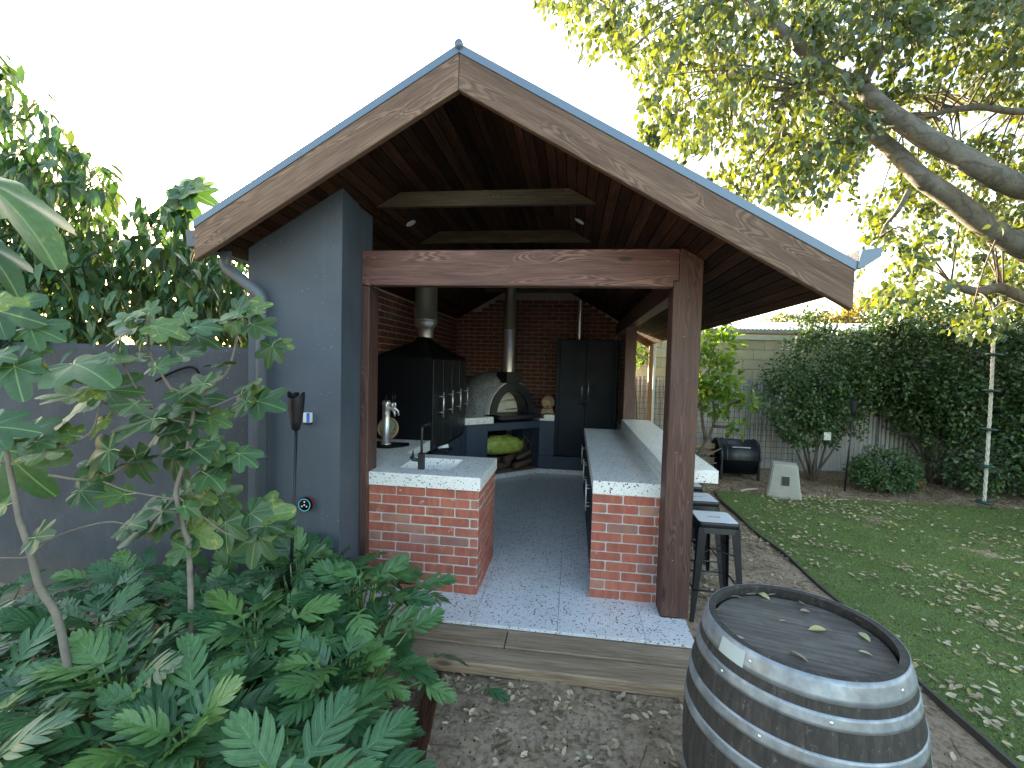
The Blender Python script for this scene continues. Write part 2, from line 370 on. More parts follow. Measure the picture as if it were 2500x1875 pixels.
# lawn edging strip (curb) along the turf
yy=np.linspace(-3.2,LY1,50); 
V=[];F=[]
for y in yy:
    x=lawn_left(y)-.012
    V+=[(x-.02,y,G-.05),(x-.02,y,G+.028),(x,y,G+.028),(x,y,G-.05)]
for i in range(len(yy)-1):
    for k in range(4): F.append((i*4+k,i*4+(k+1)%4,(i+1)*4+(k+1)%4,(i+1)*4+k))
M['edging']=plain('dark_edging',(.06,.055,.045),.8,bs=.3)
o=thing('lawn_edging',(LX0,0,G),'thin dark edging strip running along the left side of the lawn','edging')
link('edging_strip',mesh('edging_strip',V,F),M['edging'],o)

# ------------------------------------------------------------------ floor
fl=bpy.data.objects.new('floor',None); C.objects.link(fl); fl['kind']='structure'; fl.location=(.5,2,0)
ym=box('floor_base',(-1.33,-.36,G-.02),(1.69,4.1,-.022),M['mortar_in'],fl,0)
xs=[-1.33,-.945,-.36,.225,.811,1.396]; g=.0012
for i in range(len(xs)-1):
    box('paving_slab',(xs[i]+g,-.372,-.02),(xs[i+1]-g,4.16,0),M['floor'],fl,.0012)
box('paving_slab',(1.396+g,-.372,-.02),(1.712,-.055,0),M['floor'],fl,.0012)
box('paving_slab',(1.396+g,-.053,-.02),(1.54,4.16,0),M['floor'],fl,.0012)
# timber step
st=thing('timber_step',(.5,-.55,G),'weathered hardwood sleepers forming a low step at the front of the paving','step')
bar('board',(-1.0,-.468,-.062),(.475,-.468,-.062),.186,.075,M['sleeper'],st,bev=.004)
bar('board',(.481,-.468,-.060),(1.70,-.468,-.060),.186,.075,M['sleeper'],st,bev=.004)
bar('board',(-1.0,-.657,-.068),(1.72,-.657,-.068),.182,.075,M['sleeper'],st,bev=.009)
# loose dark garden edging under the philodendrons
ed=thing('garden_border',(.13,-1.2,G),'old blackened timber garden border beside the philodendrons','border')
bar('board',(.10,-.80,G+.015),(.22,-1.62,G+.015),.075,.05,M['board'],ed,bev=.006)
bar('board',(.22,-1.64,G+.012),(.10,-2.3,G+.012),.07,.05,M['board'],ed,bev=.006)

# ------------------------------------------------------------------ brick building
_bm={}
def brick_mesh(L,H,D,var):
    key=(round(L,3),round(H,3),round(D,3),var)
    if key in _bm: return _bm[key]
    r=random.Random(hash(key)&0xffff); bm=bmesh.new(); bmesh.ops.create_cube(bm,size=1)
    for v in bm.verts:
        v.co=(v.co.x*L,v.co.y*D,v.co.z*H); v.co.x+=r.uniform(-.0015,.0015); v.co.z+=r.uniform(-.0015,.0015)
    vert=[e for e in bm.edges if abs(e.verts[0].co.y-e.verts[1].co.y)>D*.5]
    bmesh.ops.bevel(bm,geom=vert,offset=.0055,segments=2,affect='EDGES')
    fr=[e for e in bm.edges if e.verts[0].co.y<-D*.4 and e.verts[1].co.y<-D*.4]
    bmesh.ops.bevel(bm,geom=fr,offset=.0022,segments=1,affect='EDGES')
    _bm[key]=bmend(bm,'brick'); return _bm[key]
PIT=.0744
def bricks(parent,org,direc,width,z0,rows,m,off=0.0,D=.03,bl=.23,jt=.009,cap=290,skip=None,shift=.5,proud=.006):
    """veneer of single bricks on a plane: org=(x,y) left end, direc = unit (x,y) to the right; outward normal = (dy,-dx)"""
    dx,dy=direc; nx,ny=dy,-dx; n=0; rot=Matrix.Rotation(math.atan2(dy,dx),4,'Z'); extra=[]
    H=PIT-jt
    for r in range(rows):
        s=-((off+(shift*(bl+jt) if r%2 else 0))%(bl+jt)); zc=z0+r*PIT+jt*.5+H/2
        while s<width-.012:
            a=max(s,0); b=min(s+bl,width)
            if b-a>.02:
                cx=org[0]+dx*(a+b)/2; cy=org[1]+dy*(a+b)/2
                if not(skip and skip((a+b)/2,zc)):
                    t=-D/2+proud+random.uniform(-.0025,.0025)
                    mw=Matrix.Translation((cx+nx*t,cy+ny*t,zc+random.uniform(-.0012,.0012)))@rot@Matrix.Rotation(random.uniform(-.006,.006),4,'Y')
                    o=link('brick',brick_mesh(b-a,H,D,random.randrange(3)),m,parent,mw); n+=1
            s+=bl+jt
    return n

# ---- sink counter (left)
XL=-.768; XB=.176; YB=.752; ZS=.92; ZT=.8185
sk_=thing('sink_counter',(-.3,.37,0),'red brick sink counter with a white terrazzo top and integrated basin','counter')
box('mortar_backing',(XL,.001,0),(XB-.001,YB-.02,ZT),M['mortar'],sk_,0)
bricks(sk_,(XL,0.004),(1,0),XB-XL-.002,.0,11,M['brick'],off=.185,bl=.228)
bricks(sk_,(XB-.004,0.0),(0,1),YB-.02,.0,11,M['brick'],off=.115,bl=.228)
# benchtop with basin: built from four pieces of slab as one mesh (inner corners share edges)
def slab_with_hole(name,x0,x1,y0,y1,hx0,hx1,hy0,hy1,z0,z1,depth,m,parent):
    bm=bmesh.new()
    def v(x,y,z): return bm.verts.new((x,y,z))
    O=[(x0,y0),(x1,y0),(x1,y1),(x0,y1)]; H=[(hx0,hy0),(hx1,hy0),(hx1,hy1),(hx0,hy1)]
    ot=[v(*p,z1) for p in O]; ob=[v(*p,z0) for p in O]; ht=[v(*p,z1) for p in H]; cx=(hx0+hx1)/2; cy=(hy0+hy1)/2
    hb=[v(cx+(p[0]-cx)*.78,cy+(p[1]-cy)*.8,z1-depth) for p in H]
    for i in range(4):
        j=(i+1)%4; bm.faces.new((ot[i],ot[j],ht[j],ht[i])); bm.faces.new((ot[i],ob[i],ob[j],ot[j])); bm.faces.new((ht[i],ht[j],hb[j],hb[i]))
    bm.faces.new(hb); bm.faces.new(ob[::-1]); bmesh.ops.recalc_face_normals(bm,faces=bm.faces)
    ed=[e for e in bm.edges if e.verts[0].co.z>z1-1e-4 and e.verts[1].co.z>z1-1e-4 and (len(e.link_faces)==2 and abs(e.link_faces[0].normal.dot(e.link_faces[1].normal))<.95)]
    bmesh.ops.bevel(bm,geom=ed,offset=.003,segments=2,affect='EDGES')
    return link(name,bmend(bm,name),m,parent)
slab_with_hole('benchtop',XL-.005,XB+.012,-.015,YB,-.535,-.10,.18,.60,ZT,ZS,.17,M['slab'],sk_)
box('benchtop',(-1.335,.13,ZT),(XL-.007,YB,ZS),M['slab'],sk_,.002)
lathe('drain',[(0,.752),(.03,.752),(.03,.755),(0,.755)],M['blackmetal'],sk_,T(-.33,.38,0),16)
tp=thing('mixer_tap',(-.337,.155,ZS),'tall black square mixer tap standing on the sink counter','tap')
box('base',(-.362,.135,ZS+.001),(-.312,.175,ZS+.135),M['blackmetal'],tp,.003)
tube('spout',curve_pts([(-.337,.157,ZS+.13),(-.337,.157,ZS+.27),(-.337,.165,ZS+.335),(-.337,.20,ZS+.352)],5),.0105,M['blackmetal'],tp,10)
tube('spout_arm',[(-.337,.20,ZS+.352),(-.337,.37,ZS+.345),(-.337,.375,ZS+.32)],.0105,M['blackmetal'],tp,10)
tube('handle',[(-.36,.155,ZS+.075),(-.405,.155,ZS+.078),(-.425,.155,ZS+.10)],.016,M['blackmetal'],tp,10)
tube('lever',[(-.412,.155,ZS+.085),(-.405,.150,ZS+.15)],[.012,.006],M['blackmetal'],tp,8)

# ---- L bench along the left wall
lb=thing('side_bench',(-1.0,1.12,0),'terrazzo side bench between the sink counter and the black smoker cabinet','bench')
box('benchtop',(-1.335,YB+.002,ZT-.01),(-.69,1.495,ZS-.003),M['slab'],lb,.002)
box('cabinet',(-1.33,YB,0.04),(-.72,1.49,ZT-.012),M['navy'],lb,.002)
for k in range(2): box('cabinet_door',(-.72,YB+.015+k*.365,.08),(-.703,YB+.37+k*.365,ZT-.03),M['navy'],lb,.002)

# ---- beer tap tower
def at92(px,py): return at(px,py,Z=ZS)
bt=thing('beer_font',(-1.03,1.07,ZS),'stainless steel beer font with four taps on a black drip tray','beer tap')
bx_,by_=-1.03,1.08
lathe('column',[(0,0),(.052,0),(.052,.012),(.040,.014),(.040,.40),(.045,.41),(.045,.44),(.03,.455),(0,.455)],M['stainless'],bt,T(bx_,by_,ZS+.012),20)
for k,a in enumerate((-70,-25,20,65)):
    d=Vector((math.cos(R(a)),math.sin(R(a)),0)); p=Vector((bx_,by_,ZS+.385)); q=p+d*.085
    tube('tap',[p+d*.03,q,q+d*.03+Vector((0,0,-.03)),q+d*.04+Vector((0,0,-.075))],[.013,.014,.011,.009],M['stainless'],bt,8)
    tube('tap_handle',[q+Vector((0,0,.005)),q+Vector((0,0,.05)),q+Vector((0,0,.06))],[.010,.013,.005],M['stainless'],bt,8)
    tube('tap_lever',[q+Vector((0,0,.055)),q+Vector((0,0,.15))],.006,M['blackmetal'],bt,6)
pl=[(-1.22,.93),(-.94,.93),(-.84,1.03),(-.80,1.13),(-.83,1.22),(-1.22,1.22)]
dt=prism('drip_tray',pl,ZS-.002,ZS+.014,M['black'],None,axis='Z',bev=.003); props(dt,'shallow black drip tray with a rounded end under the beer font','drip tray')
# round barrel-end picture leaning at the wall
pc=thing('barrel_picture',(-1.13,1.40,ZS),'round timber framed picture with faded green print leaning behind the beer font','picture')
pq=at(947,1050,Y=1.43); mwp=T(pq[0],1.43,ZS+.125)@Matrix.Rotation(R(80),4,'X')@Matrix.Scale(.73,4)
M['lightwood']=wood('light_timber',(.25,.15,.08),(.36,.24,.14),(.45,.32,.2),.2,.6)
lathe('frame',[(.135,-.02),(.165,-.02),(.17,0),(.165,.02),(.14,.025),(.135,.012)],M['lightwood'],pc,mwp,36)
def printmat():
    m,n,b=mat('faded_round_print',.5); v=coords(n,rnd=False)
    f=noise_t(n,v,22,4); sx=N(n,'SeparateXYZ'); n.links.new(v,sx.inputs[0])
    c=ramp(n,f,[(.35,(.07,.07,.04)),(.5,(.20,.17,.09)),(.6,(.45,.40,.28))]); k=ramp(n,sx.outputs[1],[(-.0,(0,0,0)),(.03,(1,1,1))])
    setc(n,b,mix(n,k,c,ramp(n,f,[(.3,(.16,.30,.22)),(.7,(.33,.45,.36))]))); return m
lathe('print',[(0,.0),(.136,.0)],printmat(),pc,mwp,36)
bb=box('timber_board',(-1.30,1.02,ZS),(-1.27,1.30,ZS+.52),M['post'],None,.003); props(bb,'narrow brown timber board standing behind the beer font against the brick wall','board')

# ---- smoker cabinet (black, pyramid hood)
X0,X1,Y0_,Y1_=-1.335,-.69,1.497,3.10
sm=thing('smoker_cabinet',((X0+X1)/2,(Y0_+Y1_)/2,0.75),'tall black hooded cabinet with four long steel handles and a flue','cabinet')
box('body',(X0,Y0_,.755),(X1,Y1_,1.845),M['black'],sm,.004)
# hood pyramid with slightly bowed sides
V=[];F=[];lev=[(0,1),( .45,.55),(.8,.22),(1,.16)]
cxh,cyh=(X0+X1)/2+.05,2.05
for t,k in lev:
    z=1.846+t*.245
    V+=[(cxh+(X0-cxh)*(k),cyh+(Y0_-cyh)*k,z),(cxh+(X1-cxh)*k,cyh+(Y0_-cyh)*k,z),(cxh+(X1-cxh)*k,cyh+(Y1_-cyh)*k,z),(cxh+(X0-cxh)*k,cyh+(Y1_-cyh)*k,z)]
for i in range(3):
    for k in range(4): F.append((i*4+k,i*4+(k+1)%4,(i+1)*4+(k+1)%4,(i+1)*4+k))
F.append((12,13,14,15)); F.append((3,2,1,0))
link('hood',mesh('hood',V,F),M['black'],sm)
for k in range(4):
    ya=Y0_+.03+k*.39; box('door',(X1+.001,ya,.80),(X1+.016,ya+.38,1.82),M['blackmetal'],sm,.003)
    yh=1.74+k*.405
    h=tube('handle',[(X1+.075,yh,1.155),(X1+.075,yh,1.447)],.009,M['stainless'],sm,10)
    tube('handle_stem',[(X1+.014,yh,1.21),(X1+.075,yh,1.21)],.005,M['stainless'],h,8)
    tube('handle_stem',[(X1+.014,yh,1.395),(X1+.075,yh,1.395)],.005,M['stainless'],h,8)
box('base_plinth',(X0,Y0_+.02,0),(X1-.01,Y1_+.1,.75),M['navywall'],sm,.003)
fx,fy=-1.0,2.2
lathe('flue',[(.095,2.09),(.095,2.20),(.10,2.205),(.14,2.27),(.14,2.31),(.145,2.312),(.145,2.32),(.14,2.322),(.14,2.97)],M['stainless'],sm,T(fx,fy,0),28)
dr=thing('wrapped_bottle',(-.60,1.62,.86),'small clear plastic wrapped bundle beside the smoker cabinet','bundle')
tube('bundle',[(-.66,1.70,.80),(-.60,1.72,.815),(-.55,1.74,.825)],[.012,.02,.026],M['white'],dr,10)
box('shelf',(-.69,1.6,.76),(-.52,1.85,.785),M['navy'],dr,.002)

# ---- pizza oven base (diagonal in the corner)
A=np.array([.333,4.14]); du=np.array([-.733,-.68]); dn=np.array([.68,-.733])  # along face to the left, outward
def dp(s,n_=0,z=0): p=A+du*s+dn*n_; return (p[0],p[1],z)
ob=thing('oven_base',tuple(dp(.5,-.4,0)),'navy rendered corner oven base with a firewood opening','oven base')
rb=lambda n,s0,s1,d0,d1,z0,z1,m,par,bev=.003: prism(n,[dp(s0,d0)[:2],dp(s1,d0)[:2],dp(s1,d1)[:2],dp(s0,d1)[:2]],z0,z1,m,par,axis='Z',bev=bev)
rb('column',1.005,1.37,-1.0,0,0.075,.87,M['navywall'],ob)
rb('lintel',.0,1.003,-1.0,0,.752,.868,M['navywall'],ob)
rb('firewood_floor',.0,1.0,-.95,-.005,.0,.074,M['dirt'],ob,0)
rb('back_panel',.0,1.0,-.96,-.94,.074,.75,M['black'],ob,0)
prism('plinth',[(.333,4.14),(.587,4.142),(1.60,4.16),(1.60,4.75),(-.3,4.75)],.072,.288,M['navywall'],ob,axis='Z')
prism('pillar',[(.337,4.141),(.585,4.143),(.585,4.9),(-.2,4.7)],.29,.868,M['navywall'],ob,axis='Z')
prism('side_wall',[(-.672,3.205),(-.69,3.06),(-1.33,3.15),(-1.33,5.0),(-1.0,4.6),dp(1.37,-.9)[:2]],0,.868,M['navywall'],ob,axis='Z')
# kickboard tiles
prism('kickboard',[dp(0,0)[:2],dp(1.37,0)[:2],dp(1.37,.012)[:2],(.335,4.127)],.0,.071,M['floor'],ob,axis='Z',bev=.001)
prism('kickboard',[(.336,4.127),(1.545,4.147),(1.545,4.159),(.336,4.139)],.0,.071,M['floor'],ob,axis='Z',bev=.001)
# stone top pieces
prism('stone_top',[dp(.91,.012)[:2],dp(1.40,.012)[:2],(-.72,3.12),(-1.0,3.5),dp(.91,-.6)[:2]],.872,.972,M['slab'],ob,axis='Z',bev=.002)
prism('stone_top',[(.335,4.135),(.577,4.135),(.577,4.9),(-.1,4.7)],.872,.908,M['slab'],ob,axis='Z',bev=.002)
prism('stone_top',[(.405,4.137),(.577,4.137),(.577,4.9),(.3,4.8)],.909,.972,M['slab'],ob,axis='Z',bev=.002)
# oven
def shellmat():
    m,n,b=mat('stippled_grey_render',.85); v=coords(n)
    c=ramp(n,noise_t(n,v,9,5),[(.3,(.14,.16,.18)),(.7,(.27,.29,.31))]); c=mix(n,ramp(n,noise_t(n,v,42,3),[(.38,(.9,)*3),(.46,(0,0,0))]),c,(.05,.055,.06))
    setc(n,b,c); bump(n,b,noise_t(n,v,40,5),.7,.01); return m
ov=thing('pizza_oven',tuple(dp(.5266,-.3,.93)),'grey domed wood fired pizza oven with black arched front','pizza oven')
SC=.5266
# dome: barrel sections along -dn
V=[];F=[];ns=24
prof=[(0.0,.43,.50),(.03,.50,.575),(.12,.58,.64),(.3,.65,.69),(.5,.67,.70),(.7,.62,.66),(.88,.48,.52),(.98,.28,.32),(1.02,.02,.05)]
for d,rw,rh in prof:
    for k in range(ns+1):
        a=math.pi*k/ns; ss=SC+rw*math.cos(a); p=dp(ss,-.16-d); V.append((p[0],p[1],.965+rh*math.sin(a)**.9))
for i in range(len(prof)-1):
    for k in range(ns): F.append((i*(ns+1)+k,i*(ns+1)+k+1,(i+1)*(ns+1)+k+1,(i+1)*(ns+1)+k))
link('dome',mesh('dome',V,F,True),shellmat(),ov)
def arch(name,r0w,r0h,r1w,r1h,d0,d1,m,par,z=1.0,ns=28,bev=0):
    """arch ring between outer (r0) and inner (r1) radii, from depth d0 (front) to d1"""
    V=[];F=[]
    for d in (d0,d1):
        for rw,rh in ((r0w,r0h),(r1w,r1h)):
            for k in range(ns+1):
                a=math.pi*k/ns; p=dp(SC+rw*math.cos(a),d); V.append((p[0],p[1],z+rh*math.sin(a)))
    k1=ns+1
    for k in range(ns):
        o0,i0,o1,i1=k,k1+k,2*k1+k,3*k1+k
        F+=[(o0,o0+1,i0+1,i0),(o1,i1,i1+1,o1+1),(o0,o1,o1+1,o0+1),(i0,i0+1,i1+1,i1)]
    F+=[(0,k1,3*k1,2*k1),(ns,2*k1+ns,3*k1+ns,k1+ns)]
    return link(name,mesh(name,V,F),m,par)
arch('arch_front',.425,.50,.31,.375,-.01,-.05,M['blackmetal'],ov)
arch('arch_tunnel',.318,.385,.295,.36,-.051,-.38,M['blackmetal'],ov)
arch('arch_rim',.435,.512,.424,.50,-.051,-.17,M['white'],ov)
arch('arch_hood',.42,.495,.31,.37,-.052,-.20,M['black'],ov)
# oven door plate of pale firebrick with racks
V=[dp(SC+.29*math.cos(math.pi*k/20),-.30,1.0+.355*math.sin(math.pi*k/20)) for k in range(21)]
M['firebrick']=plain('pale_firebrick',(.52,.50,.42),.8,var=.12,scale=6,bs=.2)
dm=mesh('door',V,[tuple(range(21))]); dobj=link('door',dm,M['firebrick'],ov)
for z in (1.06,1.21):
    tube('rack',[dp(SC-.24,-.22,z),dp(SC+.24,-.22,z)],.006,M['stainless'],ov,8)
    tube('rack',[dp(SC-.24,-.22,z-.016),dp(SC+.24,-.22,z-.016)],.003,M['stainless'],ov,6)
rb('hearth',.09,.80+.06,-.25,.16,.935,.995,M['blackmetal'],ov)
rb('flue_box',SC-.13,SC+.15,-.30,.0,1.49,1.665,M['blackmetal'],ov)
fp=dp(SC+.01,-.16)
lathe('flue',[(.092,1.66),(.092,2.32),(.096,2.322),(.096,2.335),(.09,2.34),(.09,3.2)],M['stainless'],ov,T(fp[0],fp[1],0),24)
# wood bag, logs and vines under the oven
def bagmesh():
    bm=bmesh.new(); bmesh.ops.create_uvsphere(bm,u_segments=48,v_segments=24,radius=1)
    for v in bm.verts:
        x,y,z=v.co; L=.40; f=lambda t,p:math.copysign(abs(t)**p,t)
        x2=f(x,.62)*L; y2=f(y,.75)*.17; z2=f(z,.8)*.15*(1-.25*max(0,x)**2)
        w_=noise.noise(Vector((x*3,y*5,z*4)))*.022+noise.noise(Vector((x*7,y*8,z*6)))*.006+ .008*math.sin(x*22+z*6)*abs(x)
        nrm=v.co.normalized(); v.co=Vector((x2,y2,z2))+nrm*w_
        if x>.93: v.co.z+=.05*(1 if z>0 else -.6)
    return bmend(bm,'wood_bag',True)
M['bag']=plain('olive_green_plastic_bag',(.30,.36,.07),.28,var=.25,scale=9,bs=.35,bscale=30)
bp=dp(.62,-.20,.485); o=link('firewood_bag',bagmesh(),M['bag'],None,T(*bp)@Matrix.Rotation(math.atan2(-du[1],-du[0]),4,'Z')@Matrix.Rotation(R(4),4,'Y'))
props(o,'crumpled green plastic bag of firewood lying on logs below the oven','bag')
M['log']=plain('bark_log',(.10,.065,.045),.9,var=.4,scale=20,bs=.8,bscale=40)
lg=[((.60,-.10,.24),(.20,-.35,.27),.06,'grey bark log sloping under the green bag'),((.45,-.06,.14),(.05,-.12,.20),.05,'thin dark log at the right edge of the firewood opening'),
    ((.95,-.12,.13),(.45,-.18,.15),.055,'log lying low at the left of the firewood opening'),((.82,-.3,.22),(.3,-.4,.2),.065,'log at the back of the firewood opening'),((.38,-.10,.26),(.12,-.06,.36),.035,'short split log leaning on the right jamb')]
for a_,b_,r_,lab in lg:
    p,q=Vector(dp(*a_)),Vector(dp(*b_)); mid=(p+q)/2+Vector((0,0,random.uniform(-.01,.01)))
    o=tube('log',[p,p.lerp(mid,.6),mid,q],[r_,r_*1.05,r_*.98,r_*.93],M['log'],None,12); props(o,lab,'log','firewood under the oven')
vn=thing('vine_bundle',tuple(dp(.2,-.3,.3)),'tangle of thin dry sticks beside the green bag','sticks')
for k in range(16):
    s=random.uniform(.06,.30); p=dp(s,random.uniform(-.35,-.05),.25); q=dp(s+random.uniform(-.06,.06),random.uniform(-.3,-.06),random.uniform(.5,.68)); 
    tube('stick',curve_pts([p,dp(s+random.uniform(-.08,.08),-.15,.42),q],3),.005,M['log'],vn,5)
# small oak keg on cradle
kg=thing('oak_keg',(.455,4.33,.972),'small pale oak keg with black hoops on a wooden cradle beside the oven','keg')
kc=T(.455,4.36,1.17)@Matrix.Rotation(R(90),4,'X')@Matrix.Rotation(R(2),4,'Y')
lathe('barrel',[(0,-.13),(.095,-.13),(.095,-.15),(.105,-.15),(.118,-.08),(.123,0),(.118,.08),(.105,.15),(.092,.15),(.092,.135),(0,.135)],M['lightwood'],kg,kc,32)
for z in (-.13,-.07,.07,.135): lathe('hoop',[(.1115-.05*abs(z)+.004,z-.009),(.116-.045*abs(z)+.004,z-.009),(.116-.045*abs(z)+.004,z+.009),(.1115-.05*abs(z)+.004,z+.009)],M['blackmetal'],kg,kc,32)
tube('spigot',[(.455,4.22,1.105),(.455,4.19,1.105),(.455,4.19,1.085)],.008,M['black'],kg,8)
for yy_ in (4.27,4.43):
    prism('cradle',[(.34,.973),(.40,.973),(.42,.99),(.49,.99),(.51,.973),(.57,.973),(.53,1.075),(.50,1.065),(.455,1.048),(.41,1.065),(.38,1.075)],yy_-.012,yy_+.012,M['lightwood'],kg,axis='Y',bev=.002)

# ---- tall cupboard right of the oven
cb=thing('tall_cupboard',(1.08,4.4,.29),'tall navy two door cupboard with slim steel handles and a thin flue on top','cupboard')
box('carcass',(.586,4.215,.292),(1.575,4.72,2.225),M['navy'],cb,.002)
box('frame_stile',(.587,4.197,.295),(.64,4.214,2.222),M['navy'],cb,.002); box('frame_stile',(1.515,4.197,.295),(1.574,4.214,2.222),M['navy'],cb,.002)
for x0,x1,hx in ((.645,1.066,1.01),(1.072,1.51,1.115)):
    d=box('door',(x0,4.188,.32),(x1,4.213,2.205),M['navy'],cb,.003)
    h=tube('handle',[(hx,4.155,1.245),(hx,4.155,1.545)],.006,M['stainless'],d,8)
box('latch',(.965,4.172,1.155),(1.125,4.187,1.175),M['black'],cb,.001)
tube('latch_pin',[(1.04,4.17,1.13),(1.04,4.17,1.165)],.006,M['black'],cb,6)
for z in (.75,2.02): tube('hinge',[(.642,4.186,z-.04),(.642,4.186,z+.04)],.006,M['black'],cb,6)
lathe('flue',[(.042,2.226),(.042,2.9)],M['stainless'],cb,T(.945,4.5,0),16)

# ---- bar counter
XC,XD=1.039,1.541; YP=.130; YE=3.09; ZBR=1.07; ZBB=.976
bc=thing('bar_counter',(1.4,1.6,0),'long terrazzo bar with brick end, navy cabinets and a raised outer ledge','bar')
box('mortar_backing',(XC+.004,YP+.002,0),(XD,YP+.09,ZT),M['mortar'],bc,0)
bricks(bc,(XC,YP+.005),(1,0),XD-XC-.002,.0,11,M['brick'],off=0,bl=.228)
box('benchtop',(XC,YP-.005,ZT),(1.547,YE,ZS),M['slab'],bc,.002)
box('upstand',(1.548,YP+.002,ZT),(1.585,YE,ZBR-.095),M['slab'],bc,.001)
prism('bar_top',[(1.5485,YP),(1.742,YP),(1.742,.017),(1.918,.017),(1.918,YE-.002),(1.5485,YE-.002)],ZBB,ZBR,M['slab'],bc,axis='Z',bev=.002)
box('bar_wall',(1.586,YP+.02,-.02),(1.70,YE,ZBB-.002),M['navywall'],bc,.002)
box('cabinet',(XC+.03,YP+.092,.08),(1.545,YE,ZT-.002),M['navy'],bc,.002)
ncd=6; cw=(YE-YP-.10)/ncd
for k in range(ncd):
    y0=YP+.095+k*cw; d=box('cabinet_door',(XC+.010,y0+.002,.10),(XC+.028,y0+cw-.003,ZT-.012),M['navy'],bc,.002)
    hy=y0+(.05 if k%2 else cw-.06)
    h=tube('handle',[(XC-.03,hy,.52),(XC-.03,hy,.76)],.006,M['stainless'],d,8)
    tube('handle_stem',[(XC-.03,hy,.56),(XC+.012,hy,.56)],.004,M['stainless'],d,6); tube('handle_stem',[(XC-.03,hy,.72),(XC+.012,hy,.72)],.004,M['stainless'],d,6)

# ------------------------------------------------------------------ interior brick walls
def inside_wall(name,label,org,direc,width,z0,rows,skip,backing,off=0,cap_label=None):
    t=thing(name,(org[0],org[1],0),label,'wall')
    n=bricks(t,org,direc,width,z0,rows,M['brick_shaded'],off=off,bl=.23,skip=skip,proud=.005)
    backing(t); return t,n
XW=-1.34; YW=5.08
nb_=[]
t,n=inside_wall('back_brick_wall','red brick gable wall behind the pizza oven and cupboard',(XW,YW),(1,0),2.94,.97,27,
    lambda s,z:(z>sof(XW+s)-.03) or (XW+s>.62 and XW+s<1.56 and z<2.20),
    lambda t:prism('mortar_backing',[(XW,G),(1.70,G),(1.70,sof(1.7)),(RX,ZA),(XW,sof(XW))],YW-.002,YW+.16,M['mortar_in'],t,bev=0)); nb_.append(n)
t,n=inside_wall('left_brick_wall','red brick side wall behind the beer font and smoker cabinet',(XW,.14),(0,1),4.93,.95,23,
    lambda s,z:(z>sof(XW)-.02) or (1.55<s+.14<2.95 and z<1.80) or (s<.5 and z<.9) or (s>3.3 and z<1.2),
    lambda t:box('mortar_backing',(XW-.012,.13,G),(XW+.0025,YW,sof(XW)-.01),M['mortar_in'],t,0),off=.1); nb_.append(n)
print('brick counts',nb_)
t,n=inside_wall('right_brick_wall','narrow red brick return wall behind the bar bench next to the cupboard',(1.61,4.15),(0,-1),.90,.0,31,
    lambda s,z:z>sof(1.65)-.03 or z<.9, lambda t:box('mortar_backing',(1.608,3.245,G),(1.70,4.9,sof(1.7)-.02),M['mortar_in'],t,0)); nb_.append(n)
print('brick counts',nb_)

# ------------------------------------------------------------------ pavilion
pv=thing('pavilion',(.3,2,G),'timber and slate blue rendered gable roofed outdoor kitchen pavilion','pavilion')
PW0,PW1=-1.4346,-.7345; PYF=-.4175
# front pier (slightly skewed return)
pier=[(PW0,PYF),(PW1,PYF),(XL-.001,-.054),(XL-.001,.13),(PW0,.13)]
V=[];F=[]
for p in pier: V.append((p[0],p[1],G-.05))
for p in pier: V.append((p[0],p[1],sof(p[0])+.01))
k=len(pier)
F=[tuple(range(k))[::-1],tuple(range(k,2*k))]+[(i,(i+1)%k,(i+1)%k+k,i+k) for i in range(k)]
link('rendered_pier',mesh('rendered_pier',V,F),M['slate'],pv)
box('side_wall',(PW0,.131,G-.05),(XW-.013,5.24,sof(PW0)+.0),M['slate'],pv,0)
# posts and beams (local X is the grain)
def post(x0,x1,y0,y1,z0,z1,m=M['post'],poly=None,name='post'):
    if poly is None: poly=[(x0,z0),(x1,z0),(x1,z1),(x0,z1)]
    return prism(name,poly,y0,y1,m,pv,ang=R(-90),bev=.005)
PX0,PX1,PY0,PY1=1.5407,1.7354,-.0526,.126
post(0,0,PY0,PY1,0,0,poly=[(PX0,0.001),(PX1,0.001),(PX1,sof(PX1)-.002),(1.60,2.632),(1.575,2.632),(1.575,2.405),(PX0,2.405)])
box('post_foot',(PX0+.002,PY0+.002,G-.05),(PX1-.002,PY1-.002,-.022),M['mortar_in'],pv,0)
post(XL,-.705,PY0+.002,PY1,0.001,2.363)
prism('front_beam',[(XL,2.3664),(PX0-.001,2.3664),(PX0-.001,2.408),(1.573,2.408),(1.573,2.630),(XL,2.630)],PY0-.001,.04,M['beam'],pv,ang=0.0,bev=.006)
post(1.565,1.715,3.10,3.24,ZBR+.001,2.34)
bar('side_beam',(1.665,.13,2.46),(1.665,5.3,2.46),.13,.19,M['post'],pv)
bar('side_beam',(-1.385,.14,2.60),(-1.385,5.2,2.60),.05,.08,M['post'],pv)
for (x,y,z) in ((XL+.09,PY0-.0015,2.43),(XL+.10,PY0-.0015,2.57),(1.49,PY0-.0015,2.44),(1.49,PY0-.0015,2.545),(1.64,PY0-.0005,2.30),(1.66,PY0-.0005,1.72),(1.60,PY0-.0005,1.2),(1.70,PY0-.0005,.85),(1.61,PY0-.0005,.42),(1.62,PY0-.0005,2.02)):
    lathe('nail_head',[(0,.0012),(.003,.0008),(.0035,0)],M['galv'],pv,T(x,y,z)@Matrix.Rotation(R(90),4,'X'),10)
# collar ties
for y in (0.02,1.06,2.10,3.14,4.18):
    zb,zt=2.978,3.09; xb=(ZA-zb)/SL; xt=(ZA-zt)/SL
    prism('collar_tie',[(RX-xb+.01,zb),(RX+xb-.01,zb),(RX+xt-.01,zt),(RX-xt+.01,zt)],y,y+.045,M['tie'],pv,ang=0.0,bev=.003)
